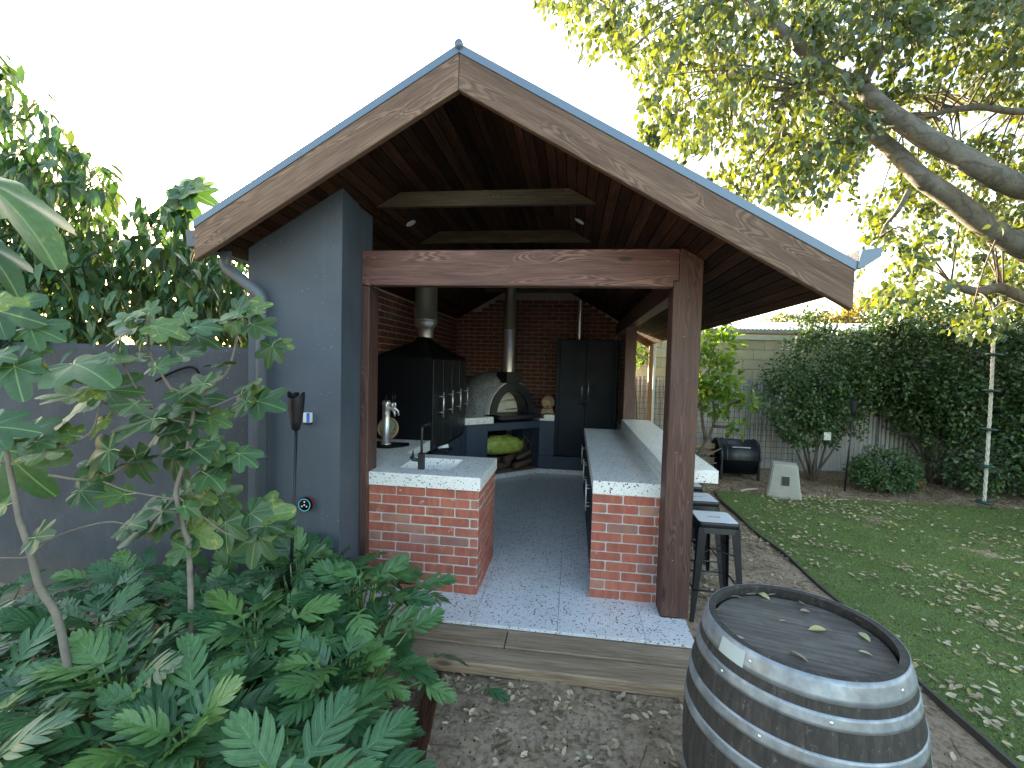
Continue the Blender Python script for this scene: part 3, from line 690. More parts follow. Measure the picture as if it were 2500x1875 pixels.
# ceiling lining boards, each its own piece
YR=5.55; YG=-.75
XEL,XER=-1.5601,2.3188
def lining(side):
    x=0.0; lim=(XER-RX-.02) if side>0 else (RX-XEL-.02); pitch=.0695
    nrm=Vector((side*math.sin(ANG),0,math.cos(ANG)))
    while x<lim-.02:
        w_=min(pitch,lim-x); xc=RX+side*(x+w_/2); zc=ZA-SL*(x+w_/2)
        cuts=sorted([random.uniform(.6,5.0)]) if random.random()<.65 else []
        ys=[YG+.05]+cuts+[YR]
        for a,b in zip(ys[:-1],ys[1:]):
            c=Vector((xc,0,zc))+nrm*.0065
            bar('lining_board',(c.x,a+.001,c.z),(c.x,b-.001,c.z),w_/math.cos(ANG)-.0065,.013,M['board'],pv,up=tuple(nrm),bev=.0015)
        x+=pitch
lining(1); lining(-1)
# roof structure above boards (dark underlay closes the gaps) and steel sheet
for s,xe in ((1,XER),(-1,XEL)):
    L=abs(xe-RX)
    poly=[(RX,ZA+.0165),(RX,ZA+.045),(xe,ZA+.045-SL*L),(xe,ZA+.0165-SL*L)]
    prism('roof_underlay',poly,YG+.046,YR,M['black'],pv,bev=0)
    # corrugated sheet
    V=[];F=[];ny_=180;xx=[RX,xe+s*.03]
    for j in range(ny_+1):
        y=YG+.02+(YR+.03-YG-.02)*j/ny_; zz=.010*math.sin(j*math.pi/2.2)
        for x in xx: V.append((x,y,ZA+.075-SL*abs(x-RX)+zz))
    F=[(j*2,j*2+1,j*2+3,j*2+2) for j in range(ny_)]
    link('roof_sheet',mesh('roof_sheet',V,F,True),M['steelroof'],pv)
BT=.209; BB=-.0905   # barge board top and bottom relative to soffit line
def barge(y0,y1,nm='barge_board',mm=M['barge']):
    for s,xe in ((1,XER),(-1,XEL)):
        L=abs(xe-RX); x0=RX+s*.0008
        poly=[(x0,ZA+BB),(x0,ZA+.118),(xe,ZA+.118-SL*L),(xe,ZA+BB-SL*L)]
        prism(nm,poly,y0,y1,mm,pv,ang=s*ANG,bev=.004)
barge(YG,YG+.045); barge(YR,YR+.04)
for s,xe in ((1,XER),(-1,XEL)):
    for y0,y1 in ((YG-.006,YG+.10),(YR-.06,YR+.046)):
        L=abs(xe-RX)+.004; x0=RX+s*.0006
        prism('barge_flashing',[(x0,ZA+.116),(x0,ZA+.168),(RX+s*L,ZA+.168-SL*L),(RX+s*L,ZA+.116-SL*L)],y0,y1,M['flash'],pv,bev=.002)
tube('ridge_cap',[(RX,YG-.02,ZA+.158),(RX,YR+.05,ZA+.158)],.026,M['flash'],pv,8)
# gutters
gq=[(XER+.004,2.345),(XER+.030,2.300+.05),(XER+.115,2.41),(XER+.118,2.455),(XER+.105,2.455),(XER+.1,2.418),(XER+.03,2.368),(XER+.008,2.375),(XER+.006,2.44),(XER+.001,2.44)]
prism('gutter',gq,YG-.01,YR,M['flash'],pv,bev=0)
prism('gutter_end',[(XER+.002,2.349),(XER+.028,2.349),(XER+.112,2.408),(XER+.1175,2.456),(XER+.02,2.443)],YG-.014,YG-.0105,M['flash'],pv,bev=0)
gl=[(XEL-.004,2.50),(XEL-.10,2.50),(XEL-.11,2.61),(XEL-.004,2.61)]
prism('gutter',gl,YG+.05,YR,M['pipe'],pv,bev=.004)
# downpipe at left
dpth=[(-1.545,-.50,2.56),(-1.545,-.50,2.43),(-1.535,-.50,2.40),(-1.30,-.485,2.235),(-1.285,-.48,2.20),(-1.283,-.48,2.1),(-1.29,-.48,G)]
tube('downpipe',dpth,.039,M['pipe'],pv,20)
for z in (2.16,1.1): tube('pipe_bracket',[(-1.286,-.48,z-.012),(-1.286,-.48,z+.012)],.0425,M['pipe'],pv,20)
# downlights
for (x,y) in ((-.62,.587),(.872,.673),(-.62,2.6),(.872,2.6)):
    s=1 if x>RX else -1; mw=T(x,y,sof(x)-.002)@Matrix.Rotation(s*ANG,4,'Y')
    o=lathe('downlight',[(0,-.004),(.032,-.004),(.036,-.002),(.045,-.003),(.046,.0)],M['white'],pv,mw,24)
# rear post with white pipe
bar('rear_post',(2.285,5.42,G),(2.285,5.42,2.20),.075,.075,M['orange'],pv,up=(1,0,0))
tube('rear_pipe',[(2.345,5.36,2.24),(2.345,5.36,G)],.022,M['white'],pv,12)

# wall fittings on the pier
def on_wall(px,py,y): return at(px,py,Y=y)
e=at(745,1232,Y=-.45)
ech=thing('smart_speaker',(e[0],-.43,e[2]),'small round black smart speaker with a glowing blue ring fixed low on the blue pier','speaker')
mw=T(e[0],-.4185,e[2])@Matrix.Rotation(R(90),4,'X')
lathe('body',[(0,0),(.048,0),(.05,.004),(.05,.036),(.046,.042),(.0,.042)],M['black'],ech,mw,32)
rm,rn,rbb=mat('blue_light_ring',.3); rbb.inputs['Base Color'].default_value=(.1,.4,.5,1); rbb.inputs['Emission Color'].default_value=(.15,.75,.9,1); rbb.inputs['Emission Strength'].default_value=.03
lathe('light_ring',[(.040,.0421),(.040,.0435),(.0445,.0435),(.0445,.0421)],rm,ech,mw,32)
lathe('red_band',[(.0503,.010),(.0506,.012),(.0506,.016),(.0503,.018)],plain('red_plastic',(.4,.04,.03),.4),ech,mw,32)
for a_,r_ in ((90,.022),(210,.02),(330,.02),(0,0)):
    lathe('button',[(0,.0435),(.006,.0435),(.006,.042)],M['white'],ech,mw@T(r_*math.cos(R(a_)),r_*math.sin(R(a_)),0),12)
e=at(752,1020,Y=-.44)
sb=thing('wall_sensor',(e[0],-.43,e[2]),'small white and blue box fixed to the blue pier behind the torch','box')
box('casing',(e[0]-.030,-.455,e[2]-.034),(e[0]+.022,-.4185,e[2]+.036),M['white'],sb,.003)
box('blue_face',(e[0]-.002,-.457,e[2]-.033),(e[0]+.0225,-.4555,e[2]+.035),plain('bright_blue_plastic',(.03,.16,.6),.4),sb,.0005)
box('grey_foot',(e[0]-.028,-.45,e[2]-.047),(e[0]+.020,-.4185,e[2]-.0345),M['blackmetal'],sb,.002)

# garden torches
def torch(name,x,y,z0,z1,lean,label,s=1.0):
    t=thing('garden_torch',(x,y,z0),label,'torch','garden torches'); top=z1-.245*s
    tube('pole',[(x-lean,y,z0),(x,y,top+.01)],.011*s,M['blackmetal'],t,8)
    V=[];F=[];ns=20;prof=[(.012,0),(.024,.004),(.034,.06),(.045,.13),(.050,.19)]
    for r,z in prof:
        for k in range(ns): a=2*math.pi*k/ns; V.append((x+r*s*math.cos(a),y+r*s*math.sin(a),top+z*s))
    for k in range(ns): a=2*math.pi*k/ns; V.append((x+.051*s*math.cos(a),y+.051*s*math.sin(a),top+(.205+.04*abs(math.cos(a))**3)*s))
    for i in range(len(prof)):
        for k in range(ns): F.append((i*ns+k,i*ns+(k+1)%ns,(i+1)*ns+(k+1)%ns,(i+1)*ns+k))
    link('cup',mesh('cup',V,F,True),M['blackmetal'],t)
    tube('wick_holder',[(x,y,top+.12*s),(x,y,top+.238*s)],.017*s,M['black'],t,10)
torch('garden_torch',-.852,-.75,G,1.588,.045,'black metal garden torch standing in front of the blue pier')
q=at(2085,975,Y=4.5)
torch('garden_torch',q[0],4.5,G,q[2]+.02,.06,'black garden torch leaning in front of the hedge and corrugated fence',1.15)

# ------------------------------------------------------------------ left rendered garden wall
gw=thing('garden_wall',(-3,-.2,G),'charcoal rough rendered garden wall left of the pavilion','wall')
V=[];F=[];nxw=120;nz=40
for j in range(nz+1):
    for i in range(nxw+1):
        x=-6.5+(5.066)*i/nxw; z=G-.05+(1.862-G+.05)*j/nz
        V.append((x,-.30+.004*math.sin(x*7+z*5)+.003*math.sin(x*17-z*13),z))
b0=len(V)
for i in range(nxw+1):
    x=-6.5+(5.066)*i/nxw; V.append((x,-.12,1.866+.004*math.sin(x*9)))
F=[(j*(nxw+1)+i,j*(nxw+1)+i+1,(j+1)*(nxw+1)+i+1,(j+1)*(nxw+1)+i) for j in range(nz) for i in range(nxw)]
t0=nz*(nxw+1); F+=[(t0+i,t0+i+1,b0+i+1,b0+i) for i in range(nxw)]
b1=len(V)
for i in range(nxw+1): V.append((-6.5+(5.066)*i/nxw,-.12,G-.05))
F+=[(b0+i,b0+i+1,b1+i+1,b1+i) for i in range(nxw)]
link('render_face',mesh('render_face',V,F,True),M['greyrender'],gw)
hz=[at(*p,Y=-.34) for p in ((300,1060),(310,1110),(380,930),(430,905),(470,897),(490,925),(500,1000),(520,1080),(560,1180))]
o=tube('garden_hose',curve_pts(hz[2:],6),.009,M['black'],None,8); props(o,'black garden hose looped over the charcoal wall','hose')

# ------------------------------------------------------------------ bar stools
def make_stool():
    r=thing('bar_stool',(0,0,0),'black metal bar stool with a brushed steel seat','bar stool','bar stools along the outer ledge')
    L=lambda n,me,m,par=r,mw=None: link(n,me,m,par,mw,local=True)
    s=.150; h=.755
    def rr(hw,r_,n=5):
        pts=[]
        for cx,cy,a0 in ((1,1,0),(-1,1,90),(-1,-1,180),(1,-1,270)):
            for k in range(n+1): a=R(a0+90*k/n); pts.append((cx*(hw-r_)+r_*math.cos(a),cy*(hw-r_)+r_*math.sin(a)))
        return pts
    rings=[(s-.004,.03,h-.045),(s+.001,.032,h-.04),(s+.002,.032,h-.008),(s-.003,.03,h-.0005),(s-.008,.028,h-.002)]
    V=[];F=[]
    for hw,r_,z in rings: V+=[(x,y,z) for x,y in rr(hw,r_)]
    k=24
    for i in range(len(rings)-1):
        for j in range(k): F.append((i*k+j,i*k+(j+1)%k,(i+1)*k+(j+1)%k,(i+1)*k+j))
    L('seat_rim',mesh('seat_rim',V,F,True),M['blackmetal'])
    # seat pan with handle slot
    bm=bmesh.new(); o=[bm.verts.new((x,y,h-.003)) for x,y in rr(s-.008,.026)]
    slot=[]
    for cx,a0 in ((1,-90),(-1,90)):
        for q in range(7): a=R(a0+180*q/6); slot.append(bm.verts.new((cx*.038+.011*math.cos(a),.011*math.sin(a),h-.003)))
    es=[bm.edges.new((o[i],o[(i+1)%24])) for i in range(24)]+[bm.edges.new((slot[i],slot[(i+1)%14])) for i in range(14)]
    bmesh.ops.triangle_fill(bm,edges=es,use_beauty=True)
    down=[bm.verts.new(v.co+Vector((0,0,-.014))) for v in slot]
    for i in range(14): bm.faces.new((slot[i],slot[(i+1)%14],down[(i+1)%14],down[i]))
    L('seat_pan',bmend(bm,'seat_pan'),M['brushed'])
    L('seat_underside',box_me('seat_underside',(-s+.02,-s+.02,h-.03),(s-.02,s-.02,h-.026)),M['black'])
    L('apron',(lambda: (lambda bm:bmend(bm,'apron'))( (lambda bm:([bm.faces.new([bm.verts.new(c) for c in q]) for q in
        [[(sx*(s-.002),-s+.03,h-.045),(sx*(s-.002),s-.03,h-.045),(sx*(s+.004),s-.045,h-.085),(sx*(s+.004),-s+.045,h-.085)] for sx in(-1,1)]+
        [[(-s+.03,sy*(s-.002),h-.045),(s-.03,sy*(s-.002),h-.045),(s-.045,sy*(s+.004),h-.085),(-s+.045,sy*(s+.004),h-.085)] for sy in(-1,1)]],bm)[1])(bmesh.new())))(),M['blackmetal'])
    for sx in(-1,1):
        for sy in(-1,1):
            V=[];F=[]
            for t in (0,.25,.5,.75,1):
                z=(h-.045)*(1-t)+.0; ox=s-.003+.045*t; wd=.062-.036*t; c=.008
                P=[(ox,ox),(ox-wd,ox),(ox-wd,ox-.006),(ox-.010,ox-.010),(ox-.006,ox-wd),(ox,ox-wd)]
                V+=[(sx*a,sy*b,z) for a,b in P]
            for i in range(4):
                for j in range(6): F.append((i*6+j,i*6+(j+1)%6,(i+1)*6+(j+1)%6,(i+1)*6+j))
            F+=[tuple(range(6)),tuple(range(24,30))]
            me=mesh('leg',V,F); bm=bmesh.new(); bm.from_mesh(me); bmesh.ops.recalc_face_normals(bm,faces=bm.faces); bm.to_mesh(me); bm.free()
            L('leg',me,M['blackmetal'])
    z=.24; q=s+.026
    for a,b in (((-q,-q),(q,-q)),((q,-q),(q,q)),((q,q),(-q,q)),((-q,q),(-q,-q))):
        L('foot_rail',tube_me('foot_rail',[(a[0],a[1],z),(b[0],b[1],z)],.007,8),M['blackmetal'])
    L('cross_brace',tube_me('cross_brace',[(-s,-s,.5),(s,s,.5)],.005,6),M['blackmetal']); L('cross_brace',tube_me('cross_brace',[(-s,s,.5),(s,-s,.5)],.005,6),M['blackmetal'])
    return r
def copy_tree(o,parent=None):
    c=o.copy(); C.objects.link(c)
    if parent: c.parent=parent
    for ch in [x for x in kids.get(o.name,[])]: copy_tree(ch,c)
    return c
st0=make_stool(); kids={}
for o in bpy.data.objects:
    if o.parent: kids.setdefault(o.parent.name,[]).append(o)
SX,SY=1.985,.30
spots=[(SX,SY,.0,'black metal bar stool nearest the front timber post with a brushed steel seat'),(SX+.02,.30+.56,.03,'second black bar stool from the front post with only its seat showing'),
       (SX+.02,.30+1.06,-.02,'third black bar stool from the front post, farther under the ledge'),(SX,.3+1.62,.02,'farthest black bar stool hidden under the bar ledge')]
for i,(x,y,a,l) in enumerate(spots):
    s=st0 if i==0 else copy_tree(st0); s.location=(x,y,G-.005); s.rotation_euler=(0,0,a); s['label']=l

# ------------------------------------------------------------------ wine barrel
wb=thing('wine_barrel',(1.733,-1.602,G),'large weathered oak wine barrel with galvanised hoops in the right foreground','barrel')
BH=.95; def_r=lambda t:.314+.078*(1-((t-.5)/.5)**2)   # t 0..1 along the height
def stave_mat():
    m,n,b=mat('blackened_oak_stave',.75); v=coords(n,(7,7,1.2))
    c=ramp(n,noise_t(n,v,6,7,.65),[(.25,(.014,.013,.013)),(.5,(.032,.028,.026)),(.74,(.065,.057,.052)),(.88,(.13,.118,.105))])
    v2=coords(n,(1,1,1)); c=mix(n,ramp(n,noise_t(n,v2,45,5,.7),[(.60,(0,0,0)),(.72,(.55,)*3)]),c,(.24,.22,.2))
    setc(n,b,c); bump(n,b,noise_t(n,v,12,5),.5,.004); return m
M['stave']=stave_mat()
def headmat():
    m,n,b=mat('weathered_barrel_head',.8); v=coords(n,(1.5,16,16))
    c=ramp(n,noise_t(n,v,3,7,.65),[(.25,(.040,.034,.031)),(.5,(.09,.078,.068)),(.75,(.16,.14,.12))])
    v2=coords(n); c=mix(n,ramp(n,noise_t(n,v2,9,5),[(.5,(0,0,0)),(.68,(.6,)*3)]),c,(.16,.15,.14)); setc(n,b,c); bump(n,b,noise_t(n,v,4,5),.4,.003); return m
M['head']=headmat()
NS=26; nz_=12; sv_=[]
for k in range(3):
    V=[];F=[];rr_=random.Random(k)
    w0=2*math.pi/NS*(.995)/2
    for i in range(nz_+1):
        t=i/nz_; r=def_r(t); z=t*BH
        for a,dr in ((-w0,-.0006),(-w0*.94,0),(0,.0004),(w0*.94,0),(w0,-.0006)): V.append(((r+dr)*math.cos(a),(r+dr)*math.sin(a),z))
        for a in (w0,0,-w0): V.append(((r-.026)*math.cos(a),(r-.026)*math.sin(a),z))
    for i in range(nz_):
        for j in range(8): F.append((i*8+j,i*8+(j+1)%8,(i+1)*8+(j+1)%8,(i+1)*8+j))
    F+=[tuple(range(8))[::-1],tuple(range(nz_*8,nz_*8+8))]
    sv_.append(mesh('stave',V,F))
for k in range(NS): link('stave',sv_[k%3],M['stave'],wb,T(1.733,-1.602,G)@Matrix.Rotation(2*math.pi*(k+.5)/NS,4,'Z'))
ri=def_r(1)-.027; hx=-ri; kk=0; widths=[.055,.075,.08,.07,.085,.075,.07,.06]; hd=BH-.038
ang_h=R(-14)
while hx<ri-.004 and kk<12:
    w_=widths[kk%8]; a=hx; b=min(hx+w_-.0018,ri); 
    pts=[]
    for q in range(9): y=a+(b-a)*q/8; pts.append((math.sqrt(max(ri*ri-y*y,0)),y))
    for q in range(9): y=b-(b-a)*q/8; pts.append((-math.sqrt(max(ri*ri-y*y,0)),y))
    V=[(x,y,0) for x,y in pts]+[(x,y,-.02) for x,y in pts]; k2=len(pts)
    F=[tuple(range(k2)),tuple(range(k2,2*k2))[::-1]]+[(i,(i+1)%k2,(i+1)%k2+k2,i+k2) for i in range(k2)]
    link('head_board',mesh('head_board',V,F),M['head'],wb,T(1.733,-1.602,G+hd+random.uniform(-.0012,.0012))@Matrix.Rotation(ang_h,4,'Z'))
    hx+=w_; kk+=1
# rim liner and dark bed under the head
def hoop(z0,z1,name='hoop'):
    pr=[]
    for i in range(5):
        z=z0+(z1-z0)*i/4; pr.append((def_r(z/BH)+.0032,z))
    prof=[(pr[0][0]-.003,z0)]+pr+[(pr[-1][0]-.003,z1)]
    return lathe('hoop',prof,M['galv'],wb,T(1.733,-1.602,G)@Matrix.Rotation(random.uniform(0,6),4,'Z'),96)
hoops=[(.885,.951),(.815,.855),(.700,.742),(.590,.632),(.318,.36),(.208,.25),(.095,.135),(0,.065)]
for hi,(z0,z1) in enumerate(hoops):
    h=hoop(z0,z1)
    for a in ((-58,-140),(-100,-155),(-75,-130),(-40,-115),(-90,),(-90,),(-90,),(-90,))[hi]:
        r=def_r((z0+z1)/2/BH)+.003; zz=G+(z0+z1)/2; p=Vector((1.733+r*math.cos(R(a)),-1.602+r*math.sin(R(a)),zz))
        mwr=Matrix.Translation(p)@Matrix.Rotation(R(a),4,'Z')@Matrix.Rotation(R(90),4,'Y')
        lathe('rivet',[(.006,0),(.005,.002),(.0025,.003),(0,.0035)],M['stainless'],h,mwr,12)
# pale paper sticker on the top hoop
V=[];F=[]
for i in range(7):
    a=R(-161+18*i/6); 
    for z in (.887,.935): r=def_r(z/BH)+.0042; V.append((1.733+r*math.cos(a),-1.602+r*math.sin(a),G+z+(.004 if z>.9 else 0)))
F=[(i*2,i*2+2,i*2+3,i*2+1) for i in range(6)]
link('sticker',mesh('sticker',V,F,True),plain('faded_paper_label',(.42,.47,.46),.6,var=.06),wb)

# ------------------------------------------------------------------ leaf meshes
def strip_leaf(name,L,W,nu=8,curl=.15,fold=.15,shape=lambda u:math.sin(math.pi*u)**.8,twist=0,nv=2):
    V=[];F=[];UV=[]
    vs=np.linspace(-1,1,2*nv//2*2+1) if nv>1 else [-1,0,1]
    for i in range(nu+1):
        u=i/nu; hw=max(shape(u),.02)*W/2
        for v in vs:
            x=L*u; z=-curl*L*u*u+fold*hw*abs(v); y=hw*v
            V.append((x,y,z)); UV.append((abs(v),u))
    k=len(vs)
    for i in range(nu):
        for j in range(k-1): F.append((i*k+j,i*k+j+1,(i+1)*k+j+1,(i+1)*k+j))
    return mesh(name,V,F,True,uv=UV)
def xanadu_leaf(name,seed):
    r=random.Random(seed); V=[];F=[];UV=[]; nl=r.choice([7,7,8]); curl=.12+.30*r.random(); fw=r.uniform(.42,.54); cup=r.uniform(.15,.35)
    def zf(x,y): return cup*abs(y)-curl*x*x-.55*y*y
    # central blade
    nu=16; vs=(-1,-.12,0,.12,1)
    for i in range(nu+1):
        u=i/nu; hw=.045*math.sin(math.pi*min(1,u*.9+.08))**.6*(1.1-.5*u)
        for v in vs: x=u*.98;y=hw*v; V.append((x,y,zf(x,y))); UV.append((abs(v),u))
    for i in range(nu):
        for j in range(4): F.append((i*5+j,i*5+j+1,(i+1)*5+j+1,(i+1)*5+j))
    for sg in (-1,1):
        for k in range(nl+1):
            t=(k+.25+r.uniform(-.1,.1))/nl if k<nl else .93
            bx=.03+.80*t; prof=math.sin(math.pi*min(1,.18+t*.72))**.7
            ln=fw*prof*r.uniform(.88,1.1)*(1-.25*t); ang=R(66-34*t+r.uniform(-8,8)) if k<nl else R(10)
            if k==0: ang=R(112+r.uniform(-12,12)); ln*=.72
            w0=.034*(1-.1*t)*r.uniform(.85,1.15); ns=7; b0=len(V); ca=r.uniform(.25,.6)
            for q in range(ns+1):
                s_=q/ns; a_=ang-ca*s_*s_; x=bx+ln*s_*math.cos(ang-ca*s_*.5); y=ln*s_*math.sin(ang-ca*s_*.5)
                w_=w0*((1.0+.35*math.sin(math.pi*s_)) *(1-max(0,s_-.6)**1.5*2.6) if s_<.97 else .12)*(1.7 if q==0 else (1.1 if q==1 else 1))
                for v in (-1,0,1):
                    xx=x-math.sin(a_)*w_*v; yy=(y+math.cos(a_)*w_*v)*sg; z=zf(xx,yy)+.002*(k%2)-(.012 if v==0 else 0)*s_+.01*math.sin(k*2+s_*3)
                    V.append((xx,yy,z)); UV.append((.055+abs(v)*.6,t))
            for q in range(ns):
                for j in range(2): F.append((b0+q*3+j,b0+q*3+j+1,b0+(q+1)*3+j+1,b0+(q+1)*3+j))
    return mesh(name,V,F,True,uv=UV)
def fig_leaf(name,seed):
    r=random.Random(seed); V=[(0,0,0)];F=[];UV=[(0,0)]; na=72; nr=6
    lob=[(0,1.0),(R(46),.86),(R(-46),.86),(R(100),.60),(R(-100),.60)]
    cup=r.uniform(-.05,.16); dr=r.uniform(.05,.28); fold=r.uniform(.02,.16); sh=[1+r.uniform(-.1,.1) for _ in lob]
    wd=r.uniform(.34,.42)
    for a in range(na):
        th=-math.pi+2*math.pi*a/na
        rad=.50*(1 if abs(th)<2.4 else max(.12,(math.pi-abs(th))/.74))
        for q,(c,l) in enumerate(lob):
            d=abs(th-c); 
            if d<1.2: rad=max(rad,l*sh[q]*(math.exp(-(d/wd)**2.6)*.52+.48) if d<.75 else 0)
        rad*=.94+.012*math.sin(th*37)+.01*math.sin(th*23+seed)
        near=min(abs(th-c) for c,_ in lob)
        for i in range(1,nr+1):
            t=i/nr; x=rad*t*math.cos(th); y=rad*t*math.sin(th)
            z=-dr*max(x,0)**2+fold*abs(y)*.6-cup*(x*x+y*y)+.03*math.sin(6*th+seed)*t
            V.append((x,y,z)); UV.append((near*t*.9+ (0.0),t))
    for a in range(na):
        b=(a+1)%na; F.append((0,1+a*nr,1+b*nr))
        for i in range(nr-1): F.append((1+a*nr+i,1+a*nr+i+1,1+b*nr+i+1,1+b*nr+i))
    return mesh(name,V,F,True,uv=UV)
def basis(d,n):
    d=Vector(d).normalized(); n=Vector(n); n=(n-d*n.dot(d)); 
    if n.length<1e-4: n=d.orthogonal()
    n.normalize(); y=n.cross(d)
    return Matrix(((d.x,y.x,n.x,0),(d.y,y.y,n.y,0),(d.z,y.z,n.z,0),(0,0,0,1)))
def place(name,me,m,parent,p,d,n,s,flat=1.0):
    mw=Matrix.Translation(Vector(p))@basis(d,n)@Matrix.Diagonal((s,s*flat,s,1))
    return link(name,me,m,parent,mw)
def mass(name,tV,tF,P,D,Nn,S,m,parent=None,kind='stuff',rnd=None,flat=None):
    """many small copies of a template leaf baked into one mesh (numpy)"""
    P=np.asarray(P);D=np.asarray(D);Nn=np.asarray(Nn);S=np.asarray(S)
    D=D/np.linalg.norm(D,axis=1,keepdims=True); Nn=Nn-D*(Nn*D).sum(1,keepdims=True); Nn/=np.linalg.norm(Nn,axis=1,keepdims=True)+1e-9
    Y=np.cross(Nn,D); tV=np.asarray(tV,float); k=len(tV)
    fy=np.ones(len(P)) if flat is None else flat
    V=P[:,None,:]+S[:,None,None]*(tV[None,:,0:1]*D[:,None,:]+fy[:,None,None]*tV[None,:,1:2]*Y[:,None,:]+tV[None,:,2:3]*Nn[:,None,:])
    F=(np.asarray(tF)[None]+(np.arange(len(P))*k)[:,None,None]).reshape(-1,len(tF[0]))
    r=rng.random(len(P)) if rnd is None else rnd
    me=mesh(name,V.reshape(-1,3),F,True,attr=np.repeat(r,k))
    return link(name,me,m,parent,kind=kind)
LF_V=[(0,0,0),(.28,.27,.05),(.28,-.27,.05),(.62,.24,.03),(.62,-.24,.03),(1,0,-.12),(.3,0,-.01),(.65,0,-.04)]
LF_F=[(0,6,1,1),(0,2,6,6)]
LF_F=[(0,6,1),(0,2,6),(1,6,7),(1,7,3),(2,7,6),(2,4,7),(3,7,5),(4,5,7)]
LONG_V=[(0,0,0),(.3,.16,.03),(.3,-.16,.03),(.65,.13,-.05),(.65,-.13,-.05),(1,0,-.28),(.3,0,0),(.65,0,-.09)]

# materials for leaves
M['xan']=leafmat('philodendron_leaf',[(0,(.030,.092,.036)),(.4,(.046,.128,.048)),(.8,(.075,.175,.058)),(1,(.13,.24,.06))],.12,.36,vein=(.20,.33,.11),uvvein=.10)
M['fig']=leafmat('fig_leaf',[(0,(.034,.082,.035)),(.4,(.050,.115,.045)),(.75,(.085,.165,.05)),(1,(.16,.23,.05))],.2,.42,vein=(.16,.26,.10),uvvein=.020,edge=(.36,.31,.06))
M['figy']=leafmat('yellow_fig_leaf',[(0,(.40,.33,.05)),(1,(.30,.30,.06))],.3,.6,vein=(.5,.5,.2),uvvein=.03)
M['peach']=leafmat('peach_leaf',[(0,(.028,.072,.034)),(.5,(.044,.105,.044)),(.85,(.075,.145,.05)),(1,(.14,.17,.05))],.18,.33,vein=(.09,.16,.07),uvvein=.09)
M['treeleaf']=leafmat('tree_leaf',[(0,(.05,.085,.052)),(.5,(.075,.118,.066)),(.88,(.105,.15,.07)),(1,(.2,.24,.06))],.24,.36,attr='rnd',tcol=(2.9,2.4,.20))
M['treeleaf_o']=leafmat('tree_leaf_near',[(0,(.05,.085,.052)),(.5,(.075,.118,.066)),(.88,(.105,.15,.07)),(1,(.2,.24,.06))],.24,.36,tcol=(2.9,2.4,.20))
M['hedge']=leafmat('glossy_hedge_leaf',[(0,(.034,.075,.030)),(.6,(.062,.12,.044)),(.92,(.10,.17,.056)),(1,(.15,.20,.065))],.15,.3,attr='rnd')
M['lemon']=leafmat('lemon_leaf',[(0,(.07,.15,.03)),(.5,(.12,.22,.04)),(1,(.24,.33,.05))],.4,.4,attr='rnd',tcol=(1.9,1.9,.4))
M['lemon_o']=leafmat('lemon_leaf_near',[(0,(.07,.15,.03)),(.5,(.12,.22,.04)),(1,(.24,.33,.05))],.4,.4,tcol=(1.9,1.9,.4))
M['far']=leafmat('far_tree_leaf',[(0,(.12,.14,.05)),(.5,(.24,.22,.07)),(1,(.42,.32,.09))],.4,.6,attr='rnd',tcol=(1.6,1.4,.4))
M['bark']=plain('pale_grey_bark',(.19,.17,.14),.85,var=.25,scale=9,bs=.6,bscale=25)
def barkmat():
    m,n,b=mat('banded_grey_bark',.85); v=coords(n,rnd=False)
    c=ramp(n,noise_t(n,v,7,6),[(.3,(.10,.095,.082)),(.6,(.18,.168,.148)),(.8,(.26,.245,.215))])
    vo=N(n,'TexVoronoi'); vo.inputs['Scale'].default_value=9; n.links.new(v,vo.inputs['Vector'])
    c=mix(n,ramp(n,noise_t(n,v,30,4,.7),[(.32,(.8,)*3),(.42,(0,0,0))]),c,(.05,.045,.04))
    wv=N(n,'TexWave',wave_type='BANDS',bands_direction='DIAGONAL'); n.links.new(v,wv.inputs['Vector']); wv.inputs['Scale'].default_value=4.5; wv.inputs['Distortion'].default_value=7; wv.inputs['Detail'].default_value=3
    c=mix(n,ramp(n,wv.outputs['Fac'],[(.0,(.6,)*3),(.14,(0,0,0))]),c,(.07,.062,.052))
    setc(n,b,c); bump(n,b,noise_t(n,v,22,6,.7),.7,.01); return m
M['bark']=barkmat()
M['twig']=plain('brown_twig',(.09,.07,.055),.8,var=.3,bs=.3)
M['figbark']=plain('fig_bark',(.19,.165,.14),.8,var=.25,scale=14,bs=.4)
M['stem']=plain('green_leaf_stalk',(.16,.24,.07),.5,var=.2,bs=0)
M['petfig']=plain('pale_leaf_stalk',(.36,.42,.16),.5,var=.1,bs=0)

# ------------------------------------------------------------------ philodendrons (foreground left)
XLV=[xanadu_leaf('philodendron_leaf',s) for s in range(8)]
crowns=[(-.86,-.74,.42,42,'philodendron at the foot of the blue pier and speaker'),(-.40,-.80,.44,50,'philodendron beside the brick counter and paving'),
 (-1.35,-.85,.40,32,'philodendron against the charcoal wall behind the fig trunk'),(-.75,-1.25,.46,54,'broad philodendron in the middle of the bed'),(-.22,-1.32,.42,54,'philodendron spilling over the blackened timber border'),
 (-1.75,-1.25,.42,34,'philodendron beside the left fig trunk'),(-1.15,-1.60,.46,50,'large leaved philodendron in the left foreground'),(-.62,-1.80,.42,42,'philodendron at the front of the bed'),
 (-1.95,-.80,.42,24,'philodendron against the charcoal wall at the left of the bed'),(-2.35,-1.35,.46,26,'philodendron farthest left by the wall'),(-1.75,-1.85,.44,38,'philodendron at the left edge of the picture'),(-.10,-1.95,.36,28,'low philodendron at the near end of the timber border'),(-1.25,-2.15,.40,30,'philodendron lowest in the left corner')]
